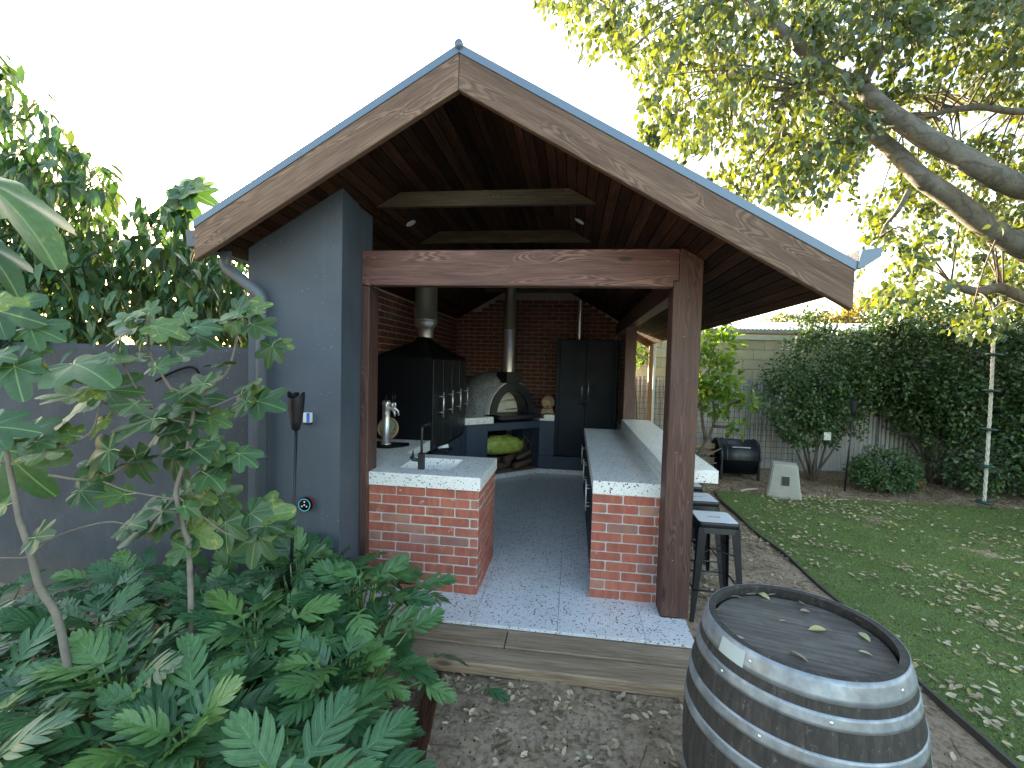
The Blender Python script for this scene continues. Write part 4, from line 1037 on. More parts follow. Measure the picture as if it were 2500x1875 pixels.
for ci,(cx,cy,R_,nl,lab) in enumerate(crowns):
    HB={0:.22,1:.16,3:.12,4:.06,2:.06}.get(ci,.04)
    t=thing('philodendron',(cx,cy,G),'dark green split leaf '+lab,'plant','philodendrons in the garden bed')
    rr_=random.Random(100+ci); lean0=.0
    for k in range(nl):
        ph=k*2.399+rr_.uniform(-.3,.3); u=(k+.5)/nl; el=R(82-62*u+rr_.uniform(-8,8))
        pet=(.20+.24*u)*rr_.uniform(.85,1.2)*(R_/.42); hgt=.92
        d=Vector((math.cos(ph)*math.cos(el),math.sin(ph)*math.cos(el),math.sin(el)))
        base=Vector((cx+rr_.uniform(-.04,.04),cy+rr_.uniform(-.04,.04),G+.02)); tip=base+Vector((d.x*pet*1.05,d.y*pet*1.05,.12+HB*(1.15-u)+d.z*pet*hgt))
        # stay off the brick counter, pier and step
        if tip.y>-.46 and tip.x<-.7: tip.y=-.50-rr_.random()*.05
        if tip.y>-.12: tip.y=-.15
        s=rr_.uniform(.20,.29)*(1.08 if cy<-1.4 else .92)
        bd=Vector((math.cos(ph+rr_.uniform(-.35,.35)),math.sin(ph),0)); bel=R(rr_.uniform(14,62)-50*u*.9); bd=Vector((bd.x*math.cos(bel),bd.y*math.cos(bel),math.sin(bel)))
        if tip.x<-.70 and tip.y+bd.y*s>-.45: bd.y=-abs(bd.y)*.3; bd.z=abs(bd.z)+.6; bd.normalize()
        if tip.x>=-.70 and tip.y+bd.y*s>-.06: bd.y=min(bd.y,(-.08-tip.y)/s); bd.z+=.3
        nn=Vector((rr_.uniform(-.35,.35),rr_.uniform(-.35,.35)-.25,1))
        o=place('leaf',XLV[rr_.randrange(8)],M['xan'],t,tip,bd,nn,s,rr_.uniform(.85,1.12))
        mid=base.lerp(tip,.55)+Vector((0,0,.04)); link('leaf_stalk',tube_me('leaf_stalk',curve_pts([base,mid,tip],3),[.006]*6+[.0035],5),M['stem'],t)

# ------------------------------------------------------------------ fig tree
FLV=[fig_leaf('fig_leaf',s) for s in range(8)]
ft=thing('fig_tree',(-1.6,-.9,G),'young fig tree with big lobed green and yellowing leaves before the charcoal wall','tree')
z3=lambda x,y:(x/2.552,650+y/2.552)
z4=lambda x,y:(x/2.011,1200+y/2.011)
def fdep(px): return 1.95+.00085*px
def fpt(px,py,dd=0): return Vector(at(px,py,D=fdep(px)+dd))
tr=fpt(*z4(930,330)); 
brs=[([Vector((tr.x+.02,tr.y,G)),fpt(*z4(930,330)),fpt(*z4(905,200)),fpt(*z4(872,60)),fpt(*z3(1100,1380)),fpt(*z3(1160,1180)),fpt(*z3(1175,1060)),fpt(*z3(1200,880)),fpt(*z3(1080,780)),fpt(*z3(1010,680)),fpt(*z3(940,560)),fpt(*z3(920,400)),fpt(*z3(915,310))],.020,.006),
 ([fpt(*z3(1200,880)),fpt(*z3(1290,770)),fpt(*z3(1400,680)),fpt(*z3(1450,560)),fpt(*z3(1480,400)),fpt(*z3(1490,290))],.012,.005),
 ([fpt(*z3(1150,975)),fpt(*z3(1040,940)),fpt(*z3(890,820)),fpt(*z3(790,650)),fpt(*z3(750,560))],.009,.004),
 ([Vector((fpt(*z4(300,680)).x+.1,fpt(*z4(300,680)).y,G)),fpt(*z4(300,680)),fpt(*z4(200,480)),fpt(*z4(150,300)),fpt(*z4(110,180)),fpt(*z4(90,120)),fpt(*z3(30,1120)),fpt(-10,1060)],.024,.012),
 ([fpt(-20,1130),fpt(*z3(170,1200)),fpt(*z3(400,1120)),fpt(*z3(560,1040)),fpt(*z3(610,920)),fpt(*z3(650,790))],.010,.005),
 ([fpt(*z3(300,1300)),fpt(*z3(520,1330)),fpt(*z3(680,1300)),fpt(*z3(760,1250)),fpt(*z3(850,1180)),fpt(*z3(945,1120))],.009,.005),
 ([fpt(*z3(640,1340)),fpt(*z3(800,1400)),fpt(*z3(1050,1445)),fpt(*z3(1090,1440))],.006,.005),
 ([fpt(*z4(155,300)),fpt(*z4(300,210)),fpt(*z4(520,150)),fpt(*z4(640,165))],.007,.004),
 ([fpt(-30,900),fpt(*z3(100,620)),fpt(*z3(210,590))],.009,.006),
 ([fpt(*z4(0,325)),fpt(*z4(110,325)),fpt(*z4(140,315))],.004,.005),
 ([fpt(*z3(1190,1320)),fpt(*z3(1280,1260)),fpt(*z3(1440,1215))],.007,.004),
 ([fpt(*z3(1090,1420)),fpt(*z4(1100,200)),fpt(*z4(1180,195)),fpt(*z4(1260,170)),fpt(*z4(1300,180)),fpt(*z4(1440,225))],.007,.004),
 ([fpt(*z3(1180,870)),fpt(*z3(1300,880)),fpt(*z3(1500,800))],.006,.004)]
FB=[]
for P_,r0,r1 in brs:
    c=curve_pts(P_,4); tube('branch',c,list(np.linspace(r0*.72,r1*.72,len(c))),M['figbark'],ft,9); FB.append(c)
figl=[(1500,220,150,-75,0),(1630,240,190,-20,0),(1420,300,160,180,0),(1440,400,130,110,0),(1650,390,210,20,0),(1780,490,140,0,0),(1670,570,190,100,0),(960,240,140,-60,0),(800,300,170,170,0),(720,450,270,145,2),
(745,510,120,110,3),(860,500,130,120,2),(1060,390,230,10,0),(1200,540,190,-10,0),(1310,460,190,20,2),(1300,370,170,-10,0),(560,630,430,8,0),(645,580,100,170,3),(1030,600,160,-30,0),(930,640,140,150,0),
(800,775,320,2,0),(590,780,200,10,1),(430,900,370,160,0),(320,800,260,185,1),(110,730,310,60,0),(150,320,420,15,0),(70,210,170,0,2),(300,410,260,15,2),(280,520,100,0,2),(90,1000,330,0,0),(250,1050,260,10,0),
(130,1075,160,0,2),(280,1100,150,5,3),(170,1310,520,52,0),(560,1180,330,165,0),(870,1290,280,80,0),(1095,1290,250,97,0),(800,990,330,165,0),(1240,950,290,0,0),(1370,960,210,10,2),(1130,870,210,-20,0),(980,900,140,180,0),
(1110,1080,240,60,0),(900,1120,220,140,2),(570,1000,190,150,1),(600,1400,260,0,1),(1250,1430,290,10,0),(1420,1480,320,20,0),(1330,1540,210,90,2),(1120,1430,160,150,0),(840,1590,420,160,0),(1310,810,240,-10,0),(1560,770,230,-40,0),
(1690,860,260,10,0),(1470,870,180,160,0),(1370,1140,210,-30,1),(1400,1240,210,100,0),(1550,1200,200,20,0),(1690,1550,240,5,0),(1740,1630,190,60,0),(1200,1520,120,30,1),(1250,1630,250,0,1),(1350,700,150,-20,1),(1170,750,230,170,1),
(1330,1160,170,60,1),(480,700,160,20,1),(30,560,180,0,1),(200,660,150,20,1),(1050,480,120,80,1),(1160,340,140,60,0)]
for (zx,zy,L,an,kd) in figl:
    px,py=z3(zx,zy); rr_=random.Random(int(zx*7+zy)); dd=rr_.uniform(-.12,.10); D_=fdep(px)+dd
    s=L/2.552*D_/FPX*.82; c=Vector(at(px,py,D=D_)); a=R(an)
    di=Vector(cr)*math.cos(a)-Vector(cu)*math.sin(a); tow=-Vector(cf)
    d=(di+tow*rr_.uniform(-.25,.45)).normalized(); nn=Vector((0,0,1))*rr_.uniform(.35,.9)+tow*rr_.uniform(.3,.9)+Vector(cr)*rr_.uniform(-.3,.3)
    st_=c-d*s*.5
    mm=M['figy'] if kd==3 else M['fig']
    o=place('leaf',FLV[rr_.randrange(8)],mm,ft,st_,d,nn,s,rr_.uniform(.85,1.1))
    q=st_-d*s*.28+Vector((0,0,-.015)); link('leaf_stalk',tube_me('leaf_stalk',[q,st_.lerp(q,.5)+Vector((0,0,.006)),st_],[.0028,.0025,.0022],5),M['petfig'],ft)
rr_=random.Random(55)
for c in FB:
    m_=len(c)
    for k in range(max(2,int(m_*.17))):
        p=c[rr_.randrange(int(m_*.35),m_)]
        px=1250+FPX*((np.array(p)-CAM)@cr)/((np.array(p)-CAM)@cf); py=937.5-FPX*((np.array(p)-CAM)@cu)/((np.array(p)-CAM)@cf)
        if py>1330 or px<-40: continue
        a=rr_.uniform(0,6.28); dd=Vector((math.cos(a),math.sin(a)*.8-.3,rr_.uniform(-.5,.5))).normalized(); s=rr_.uniform(.09,.15); q=p+dd*rr_.uniform(.04,.08)
        place('leaf',FLV[rr_.randrange(8)],M['figy'] if rr_.random()<.05 else M['fig'],ft,q,dd,Vector((rr_.uniform(-.4,.4),rr_.uniform(-1.1,-.1),1)),s)
        link('leaf_stalk',tube_me('leaf_stalk',[p,q],[.0022,.002],5),M['petfig'],ft)
for (x,y,L,an,kd) in ((1240,310,180,95,0),(1110,240,160,80,2),(850,300,100,160,2),(1330,110,170,-20,0),(1290,150,150,30,1),(750,180,110,150,1),(1010,230,160,20,1)):
    px,py=z4(x,y); rr_=random.Random(x); D_=fdep(px); s=L/2.011*D_/FPX*1.1; a=R(an); di=Vector(cr)*math.cos(a)-Vector(cu)*math.sin(a); d=(di-Vector(cf)*.2).normalized(); c=Vector(at(px,py,D=D_))
    place('leaf',FLV[rr_.randrange(8)],M['fig'],ft,c-d*s*.5,d,Vector((0,0,.6))-Vector(cf),s)
# nearest big fig leaf from a branch of another fig at the left edge
nf=thing('fig_sapling',(-.55,-2.75,G),'tall fig sapling just outside the left edge whose big leaf reaches into view','tree')
pB=Vector(at(-260,560,D=1.0)); tube('trunk',curve_pts([(pB.x-.05,pB.y-.02,G),(pB.x-.03,pB.y,.8),pB,pB+Vector((0,0,.3))],5),[.014]*15+[.008],M['figbark'],nf,8)
for (px,py,L,an,D_) in ((75,520,250,36,1.0),(10,640,150,40,1.1)):
    a=R(an); s=L*D_/FPX; di=Vector(cr)*math.cos(a)-Vector(cu)*math.sin(a); d=(di+Vector(cf)*.1).normalized(); c=Vector(at(px,py,D=D_))
    place('leaf',FLV[5],M['fig'],nf,c-d*s*.55,d,Vector((.2,0,1.6))-Vector(cf)*.15+Vector(cr)*.5,s,.8)
    link('leaf_stalk',tube_me('leaf_stalk',[pB,c-d*s*.55],.003,6),M['petfig'],nf)

# ------------------------------------------------------------------ polygon sampling for crowns
def inpoly(x,y,P):
    c=np.zeros(len(x),bool); n=len(P)
    for i in range(n):
        x1,y1=P[i]; x2,y2=P[(i+1)%n]
        k=((y1>y)!=(y2>y))&(x<(x2-x1)*(y-y1)/((y2-y1)+1e-9)+x1); c^=k
    return c
def sample(P,n,holes=()):
    P=np.array(P,float); lo=P.min(0); hi=P.max(0); X=[];
    while sum(map(len,X))<n:
        q=rng.uniform(lo,hi,(n*2,2)); k=inpoly(q[:,0],q[:,1],P)
        for hx_,hy_,rx,ry in holes: k&=((q[:,0]-hx_)/rx)**2+((q[:,1]-hy_)/ry)**2>1
        X.append(q[k])
    return np.concatenate(X)[:n]
def to3(q,D): return CAM+D[:,None]*(cf+cr*(q[:,0:1]-1250)/FPX-cu*(q[:,1:2]-937.5)/FPX)

# ------------------------------------------------------------------ peach tree behind the left wall
pt=thing('peach_tree',(-3.6,1.6,G),'leafy peach tree with long drooping leaves behind the charcoal wall','tree')
pb=Vector((-3.6,1.6,G)); crotch=Vector((-3.5,1.5,1.3))
tube('trunk',curve_pts([pb,(-3.62,1.6,.6),crotch],4),list(np.linspace(.09,.06,9)),M['twig'],pt,10)
for tgt in ((60,300,4.6),(160,500,4.4),(330,640,4.2),(480,620,4.4),(30,640,3.9),(230,760,4.0),(560,700,4.6),(-150,400,4.4)):
    e=Vector(at(tgt[0],tgt[1],D=tgt[2])); m_=crotch.lerp(e,.5)+Vector((0,0,.25)); tube('branch',curve_pts([crotch,m_,e],5),list(np.linspace(.03,.007,11)),M['twig'],pt,7)
PP=[(-60,140),(30,175),(70,270),(180,320),(190,430),(265,460),(285,500),(250,560),(210,600),(260,620),(330,560),(400,540),(440,590),(500,620),(600,650),(612,850),(-60,870)]
holes=[(222,520,22,16),(245,610,35,20),(100,245,30,18),(120,590,20,12),(270,655,22,12),(180,460,14,10)]
cl=np.concatenate([sample(PP,230,holes),sample([(-60,560),(250,600),(400,640),(612,690),(612,850),(-60,870)],190)]); Dc=rng.uniform(3.5,4.9,420); cen=to3(cl,Dc)
Pk=[];Dk=[];Nk=[];Sk=[]
for c in cen:
    tw=c+np.array([0,0,.12]); n_=rng.integers(9,15)
    for k in range(n_):
        a=rng.uniform(0,2*np.pi); el=rng.uniform(-1.35,-.25); d=np.array([math.cos(a)*math.cos(el),math.sin(a)*math.cos(el),math.sin(el)])
        Pk.append(tw+rng.normal(0,.07,3)); Dk.append(d); Nk.append([math.cos(a)*.8,math.sin(a)*.8,.9]); Sk.append(rng.uniform(.13,.20))
Pk=np.array(Pk);Dk=np.array(Dk);Nk=np.array(Nk);Sk=np.array(Sk)
PLV=[strip_leaf('peach_leaf',1,.32,9,c,.25,lambda u:math.sin(math.pi*min(1,u*.96+.03))**.75) for c in (.12,.3,.5)]
proj_d=(Pk-CAM)@cf; order=np.argsort(proj_d-np.where(rng.random(len(proj_d))<.3,.6,0))
for i in order[:290]: place('leaf',PLV[i%3],M['peach'],pt,Pk[i],Dk[i],Nk[i],Sk[i])
rest=order[290:]
M['peach_m']=leafmat('peach_leaf_mass',[(0,(.028,.072,.034)),(.5,(.044,.105,.044)),(.85,(.075,.145,.05)),(1,(.14,.17,.05))],.2,.4,attr='rnd')
mass('foliage',LONG_V,LF_F,Pk[rest],Dk[rest],Nk[rest],Sk[rest],M['peach_m'],pt)
# fig top sprig seen above the wall next to the roof
fs=thing('fig_shoot',(-2.2,.4,G),'upright fig shoot with pale lobed leaves above the wall beside the roof end','tree')
c0=[at(468,850,Y=.35),at(470,700,Y=.35),at(462,600,Y=.35),at(452,500,Y=.35),at(455,455,Y=.35)]
tube('trunk',curve_pts([(c0[0][0],.35,G)]+[tuple(p) for p in c0],4),list(np.linspace(.018,.006,21)),M['figbark'],fs,8)
for k,(px,py,L,an) in enumerate(((425,450,60,190),(490,450,60,-30),(430,475,50,150),(405,500,75,170),(500,485,70,20),(440,520,65,100),(400,530,60,160),(430,570,60,110),(410,600,60,200),(440,640,60,90),(480,620,50,30),(500,700,60,20),(420,700,70,170))):
    a=R(an); di=Vector(cr)*math.cos(a)-Vector(cu)*math.sin(a); d=(di+Vector((0,0,-.1))).normalized(); c=Vector(at(px,py,Y=.35)); D_=(np.array(c)-CAM)@cf; s=L*D_/FPX*1.25
    place('leaf',FLV[k%8],M['fig'],fs,c-d*s*.5,d,Vector((0,0,.7))-Vector(cf)*.8,s)
# dark shrubs between wall and peach (small leaves behind the downpipe)
def ellipsoid_pts(n,c,r,shell=.55):
    v=rng.normal(size=(n,3)); v/=np.linalg.norm(v,axis=1,keepdims=True); rad=(shell+(1-shell)*rng.random(n)**.7)
    nz_=1+.16*np.sin(v[:,0]*7+v[:,2]*5)+.12*np.sin(v[:,1]*11+v[:,2]*9+1); return np.array(c)+v*rad[:,None]*np.array(r)*nz_[:,None],v
def shrub(name,label,cat,parts,nleaf,size,m,trunk=None,group=None,seed=0,stems=6,up=.3):
    t=thing(name,(parts[0][0][0],parts[0][0][1],G),label,cat,group)
    vol=[r[0]*r[1]*r[2] for c,r in parts]; tot=sum(v**.67 for v in vol); P=[];V_=[]
    for (c,r),v in zip(parts,vol):
        p,n_=ellipsoid_pts(int(nleaf*v**.67/tot),c,r); P.append(p);V_.append(n_)
    P=np.concatenate(P);V_=np.concatenate(V_); k=P[:,2]>G+.03; P=P[k];V_=V_[k]
    # thin out in clumps
    k=(np.sin(P[:,0]*9+P[:,2]*7)+np.sin(P[:,1]*8-P[:,2]*10+P[:,0]*4)+rng.normal(0,.9,len(P)))>-1.3; P=P[k];V_=V_[k]
    D=V_*.7+rng.normal(0,.6,P.shape)+np.array([0,0,-.15]); Nn=V_*.6+rng.normal(0,.5,P.shape)+np.array([0,0,up+.4])
    mass('foliage',LF_V,LF_F,P,D,Nn,rng.uniform(.7,1.25,len(P))*size,m,t)
    rr_=random.Random(seed); base=Vector(trunk or (parts[0][0][0],parts[0][0][1],G))
    for k in range(stems):
        i=rr_.randrange(len(parts)); c,r=parts[i]; e=Vector(c)+Vector((rr_.uniform(-.7,.7)*r[0],rr_.uniform(-.7,.7)*r[1],rr_.uniform(0,.8)*r[2])); b=base+Vector((rr_.uniform(-.08,.08),rr_.uniform(-.08,.08),0))
        tube('stem',curve_pts([b,b.lerp(e,.5)+Vector((rr_.uniform(-.1,.1),rr_.uniform(-.1,.1),.05)),e],4),list(np.linspace(.022,.004,9)),M['twig'],t,6)
    return t
shrub('garden_shrub','small leaved dark shrub behind the wall beside the downpipe','shrub',[((-2.15,.75,1.5),(.55,.45,1.0)),((-2.5,1.1,1.2),(.7,.5,1.0))],5200,.06,M['hedge'],seed=3)
shrub('garden_shrub','sunlit dense shrub far behind the peach tree and charcoal wall','shrub',[((-6.5,6.5,1.3),(3.4,.9,1.9)),((-3.3,6.8,1.0),(1.6,.7,1.5))],6000,.12,M['lemon'],seed=4)

# ------------------------------------------------------------------ fence, mesh and garage on the far right
FY=6.10
def corr_mat():
    m,n,b=mat('galvanised_corrugated_sheet',.5,.5); v=coords(n)
    c=ramp(n,noise_t(n,v,3,6,.7),[(.3,(.36,.36,.36)),(.7,(.52,.53,.55))]); v2=coords(n,(6,6,.8)); c=mix(n,ramp(n,noise_t(n,v2,3,4),[(.5,(0,0,0)),(.75,(.5,)*3)]),c,(.26,.22,.18)); setc(n,b,c); return m
M['corr']=corr_mat()
fn=thing('corrugated_fence',(6,FY,G),'galvanised corrugated steel fence along the back of the garden','fence')
def corr_sheet(x0,x1,z0,z1,pitch=.076,amp=.011):
    n_=int((x1-x0)/pitch*8); xs_=np.linspace(x0,x1,n_+1); y=amp*np.sin((xs_)/pitch*2*np.pi)
    V=[];
    for z in (z0,z1): V+= [(x-(x0+x1)/2,yy_,z) for x,yy_ in zip(xs_,y)]
    k=n_+1; F=[(i,i+1,i+1+k,i+k) for i in range(n_)]
    return mesh('fence_sheet',V,F,True)
xx=-1.6; sh0=None; pw=.76
while xx<13:
    me=corr_sheet(xx,xx+pw-.004,G-.05,1.60)
    link('fence_sheet',me,M['corr'],fn,T(xx+pw/2,FY+random.uniform(-.004,.004),random.uniform(-.006,.006))); xx+=pw
for x in (1.85,4.25,6.6,9.0): box('fence_post',(x-.025,FY-.05,G),(x+.025,FY-.018,1.62),M['galv'],fn,.002)
gm=thing('wire_trellis',(3.2,FY-.1,G),'dark wire mesh trellis standing in front of the corrugated fence','trellis')
def mesh_panel(x0,x1):
    V=[];F=[]
    def rod(a,b,r=.0028):
        a=np.array(a);b=np.array(b); d=b-a; s=np.array([0,1,0.])*r; t=np.cross(d/np.linalg.norm(d),[0,1,0])*r; i=len(V)
        for p in (a,b): V.extend([p+s+t,p+s-t,p-s-t,p-s+t])
        for k in range(4): F.append((i+k,i+(k+1)%4,i+4+(k+1)%4,i+4+k))
    for x in np.arange(x0,x1,.1): rod((x,FY-.10,G),(x,FY-.10,1.58))
    for z in np.arange(.1,1.60,.11): rod((x0,FY-.104,z),(x1,FY-.104,z))
    link('wire_mesh',mesh('wire_mesh',V,F),M['blackmetal'],gm)
mesh_panel(1.0,4.2); mesh_panel(4.3,5.2)
# garage: individually laid blocks where they show
gr=thing('garage',(4,9,G),'pale green concrete block garage with a white corrugated roof behind the fence','garage')
def blockmat():
    m,n,b=mat('sage_painted_block',.85); v=coords(n); oi=N(n,'ObjectInfo')
    c=ramp(n,oi.outputs['Random'],[(0,(.36,.34,.25)),(.5,(.42,.40,.30)),(1,(.47,.44,.34))]); c=mix(n,ramp(n,noise_t(n,v,4,5),[(.4,(.4,)*3),(.65,(0,0,0))]),c,(.25,.25,.18)); setc(n,b,c); bump(n,b,noise_t(n,v,50,4),.4,.005); return m
bkm=blockmat(); GY=6.42
box('wall_core',(1.85,GY+.012,G),(12,GY+.2,2.405),plain('block_mortar',(.28,.28,.20),.9),gr,0)
bmh=box_me('block',(-.197,-.02,-.096),(.197,.02,.096),.006)
for r_ in range(5):
    z=2.405-.0975-.2*r_-.003
    x=2.05+(.2 if r_%2 else 0)
    while x<9.4:
        link('block',bmh,bkm,gr,T(x,GY+.019+random.uniform(-.002,.002),z)); x+=.4
box('fascia_board',(1.85,GY-.06,2.41),(12,GY-.03,2.50),plain('pale_aqua_fascia',(.50,.58,.56),.6,var=.08),gr,.003)
box('eave_soffit',(1.85,GY-.03,2.44),(12,GY+.1,2.455),M['steelroof'],gr,0)
prism('gutter',[(GY-.18,2.53),(GY-.08,2.52),(GY-.06,2.60),(GY-.19,2.60)],1.85,12,plain('grey_gutter',(.30,.32,.33),.4),gr,axis='X',bev=.004)
V=[];F=[];n_=700
for i in range(n_+1):
    x=1.85+10.15*i/n_; zz=.012*math.sin(x/.076*2*math.pi/1.0)
    V+=[(x,GY-.16,2.615+zz),(x,9.2,3.03+zz)]
F=[(2*i,2*i+2,2*i+3,2*i+1) for i in range(n_)]
link('roof',mesh('roof',V,F),plain('zincalume_roof',(.62,.63,.64),.35,metal=.3,var=.06),gr)
box('gable_wall',(1.85,9.1,G),(12,9.2,2.95),bkm,gr,0)

# far trees
shrub('distant_tree','tall golden sunlit tree beyond the garage roof','tree',[((17.2,25,4.6),(1.5,1.6,1.6)),((15.6,25.5,3.9),(1.8,1.5,1.3)),((18.8,25,3.9),(1.7,1.5,1.4)),((21,26,4.0),(2,1.5,1.5))],16000,.20,M['far'],trunk=(17,25,G),seed=8,stems=5)
q=at(1925,795,Y=30)
shrub('distant_tree','tiny round treetop beyond the garage roof','tree',[((q[0],30,q[2]),(1.3,1.3,.8))],1500,.22,M['treeleaf'],trunk=(q[0],30,G),seed=9,stems=2)

# ------------------------------------------------------------------ hedges
shrub('camellia_tree','dark leaved camellia tree on a thin trunk before the corrugated fence','tree',
 [((5.05,5.25,1.9),(.52,.5,.85)),((4.75,5.2,1.2),(.62,.45,.62)),((5.35,5.3,1.05),(.6,.4,.5)),((4.95,5.2,.75),(.5,.38,.28)),((5.55,5.35,1.75),(.5,.45,.55)),((5.0,5.3,2.55),(.28,.3,.35)),((5.7,5.5,1.45),(.55,.4,.6)),((4.6,5.3,1.7),(.4,.4,.4))],12500,.066,M['hedge'],trunk=(5.1,5.2,G),seed=11,stems=9)
shrub('hedge','tall dense dark green hedge filling the back right corner','hedge',
 [((6.6,5.6,2.0),(.85,.6,.95)),((7.6,5.5,1.9),(1.1,.8,1.1)),((6.3,5.75,1.6),(.55,.35,.4)),((8.7,5.0,1.8),(1.3,1.1,1.3)),((7.5,4.95,.55),(.75,.62,.75)),((8.6,4.75,.6),(.9,.65,.8)),((7.35,5.2,1.3),(.7,.6,.6)),((10.4,4.5,1.5),(1.4,1.4,1.7)),((12,3.5,1.5),(1.4,1.6,1.7)),((6.2,5.75,2.1),(.6,.35,.6)),((6.9,5.5,1.2),(.5,.5,.6)),((7.0,5.6,2.75),(.9,.6,.35)),((8.2,5.2,2.7),(1,.8,.5))],78000,.072,M['hedge'],trunk=(7.2,5.5,G),seed=12,stems=14)
shrub('low_shrub','low rounded bright green shrub in the bed before the fence','shrub',[((5.9,4.65,.26),(.42,.36,.36)),((5.6,4.65,.2),(.25,.25,.25)),((6.2,4.7,.12),(.25,.25,.22))],5200,.05,leafmat('light_shrub_leaf',[(0,(.04,.09,.035)),(.6,(.07,.14,.05)),(1,(.12,.19,.07))],.25,.5,attr='rnd'),seed=13,stems=6)
# lemon tree
lt=thing('lemon_tree',(3.05,4.62,G),'bright yellow green lemon tree right of the front post','tree')
lb_=Vector((2.97,4.62,G)); 
for P_ in ([(2.97,4.62,G),(3.0,4.62,.35),(3.18,4.6,.75),(3.22,4.6,1.1),(3.1,4.6,1.6),(3.15,4.6,2.1),(3.3,4.6,2.5)],[(3.1,4.62,.6),(3.02,4.6,1.0),(2.95,4.6,1.5),(2.85,4.6,2.0),(2.95,4.6,2.45)],[(3.2,4.6,1.0),(3.4,4.55,1.2),(3.7,4.5,1.35)],[(3.1,4.6,1.4),(2.8,4.55,1.55),(2.6,4.5,1.5)],[(3.2,4.6,.85),(3.5,4.5,.85)]):
    c=curve_pts(P_,4); tube('branch',c,list(np.linspace(.028,.007,len(c))),M['twig'],lt,7)
cs=[(3.1,4.6,1.75,.42,.4),(3.3,4.6,2.15,.30,.35),(2.95,4.6,2.3,.25,.42),(2.9,4.6,1.5,.35,.3),(3.4,4.55,1.5,.3,.3),(3.72,4.5,1.3,.17,.16),(3.25,4.6,1.2,.35,.22),(2.62,4.5,1.45,.2,.15),(3.55,4.5,.85,.18,.12),(3.3,4.6,2.55,.12,.28),(3.0,4.6,2.72,.1,.2)]
Pl=[];Dl=[];Nl=[]
for x,y,z,r,h in cs:
    n_=int(900*r*h/.12); v=rng.normal(size=(n_,3)); v/=np.linalg.norm(v,axis=1,keepdims=True); Pl.append(np.array([x,y,z])+v*np.array([r,r,h])*rng.uniform(.3,1,(n_,1))); Dl.append(v+rng.normal(0,.4,v.shape)); Nl.append(v*.4+rng.normal(0,.4,v.shape)+[0,0,.9])
Pl=np.concatenate(Pl);Dl=np.concatenate(Dl);Nl=np.concatenate(Nl); k=rng.random(len(Pl))<.22; Pl=Pl[k];Dl=Dl[k];Nl=Nl[k]
LLV=[strip_leaf('lemon_leaf',1,.46,6,c,.2,lambda u:math.sin(math.pi*min(1,u*.94+.04))**.7) for c in (.1,.25)]
od=np.argsort((Pl-CAM)@cf)
for i in od[:260]: place('leaf',LLV[i%2],M['lemon_o'],lt,Pl[i],Dl[i],Nl[i],rng.uniform(.09,.14))
mass('foliage',LF_V,LF_F,Pl[od[260:]],Dl[od[260:]],Nl[od[260:]],rng.uniform(.09,.14,len(od)-260),M['lemon'],lt)
shrub('citrus_tree','sunlit yellow leaved tree seen past the back post of the pavilion','tree',[((2.12,5.85,2.12),(.24,.2,.30)),((1.98,5.85,2.2),(.2,.2,.28))],420,.085,M['lemon'],trunk=(2.05,5.85,G),seed=15,stems=4)

# ------------------------------------------------------------------ compost barrel, house step, small things on the right
tb=thing('compost_bin',(3.7,5.0,G),'black plastic compost bin with a curved ribbed lid against the fence','compost bin')
x0,x1=3.42,4.08; yc=5.15; 
def halfcyl(x0,x1,r,z,name,m,par,a0=-20,a1=200,th=.012,rz=1.0):
    V=[];F=[];n_=20
    for x in (x0,x1):
        for q in range(n_+1): a=R(a0+(a1-a0)*q/n_); V.append((x,yc-r*math.cos(a),z+r*rz*math.sin(a)))
    for x in (x0,x1):
        for q in range(n_+1): a=R(a0+(a1-a0)*q/n_); V.append((x,yc-(r-th)*math.cos(a),z+(r-th)*rz*math.sin(a)))
    k=n_+1
    for q in range(n_): F+=[(q,q+1,k+q+1,k+q),(2*k+q,3*k+q,3*k+q+1,2*k+q+1),(q,2*k+q,2*k+q+1,q+1),(k+q,k+q+1,3*k+q+1,3*k+q)]
    return link(name,mesh(name,V,F,True),m,par)
BZ=.27
halfcyl(x0,x1,.30,BZ,'lid',M['blackmetal'],tb,-5,185)
for x in (x0+.015,x0+.10): halfcyl(x,x+.035,.312,BZ,'rib',M['blackmetal'],tb,-5,185)
halfcyl(x1-.02,x1+.012,.308,BZ,'rib',M['blackmetal'],tb,-5,185)
halfcyl(x0,x1,.285,BZ-.02,'body',M['black'],tb,180,360,.012,1.05)
V=[(x1-.003,yc-.29*math.cos(R(a)),BZ+.29*math.sin(R(a))) for a in range(0,181,12)]; link('end_panel',mesh('end_panel',V,[tuple(range(len(V)))]),M['black'],tb)
box('handle',(x0+.20,yc-.27,BZ+.185),(x0+.50,yc-.245,BZ+.205),M['galv'],tb,.002)
box('slot',(x0+.14,yc-.303,BZ-.035),(x1-.07,yc-.285,BZ-.02),M['black'],tb,.001)
for x in (x0+.02,x1-.03): box('leg',(x,yc-.29,G),(x+.035,yc-.25,BZ),M['blackmetal'],tb,.003); box('leg',(x,yc+.2,G),(x+.035,yc+.24,BZ),M['blackmetal'],tb,.003)
sp=thing('stick_pile',(3.15,4.95,G),'pile of dry branches and old boards left of the compost bin','branches')
for k in range(7):
    a=Vector((random.uniform(2.8,3.0),random.uniform(4.8,5.1),random.uniform(-.05,.2))); b=Vector((random.uniform(3.25,3.42),random.uniform(4.75,5.1),random.uniform(.0,.5)))
    tube('stick',curve_pts([a,a.lerp(b,.5)+Vector((0,0,.04)),b],3),.009,M['figbark'],sp,6)
for z in (.05,.18,.31,.43): box('board',(2.75,5.1,z-.04),(3.40,5.13,z+.045),M['sleeper'],sp,.003)
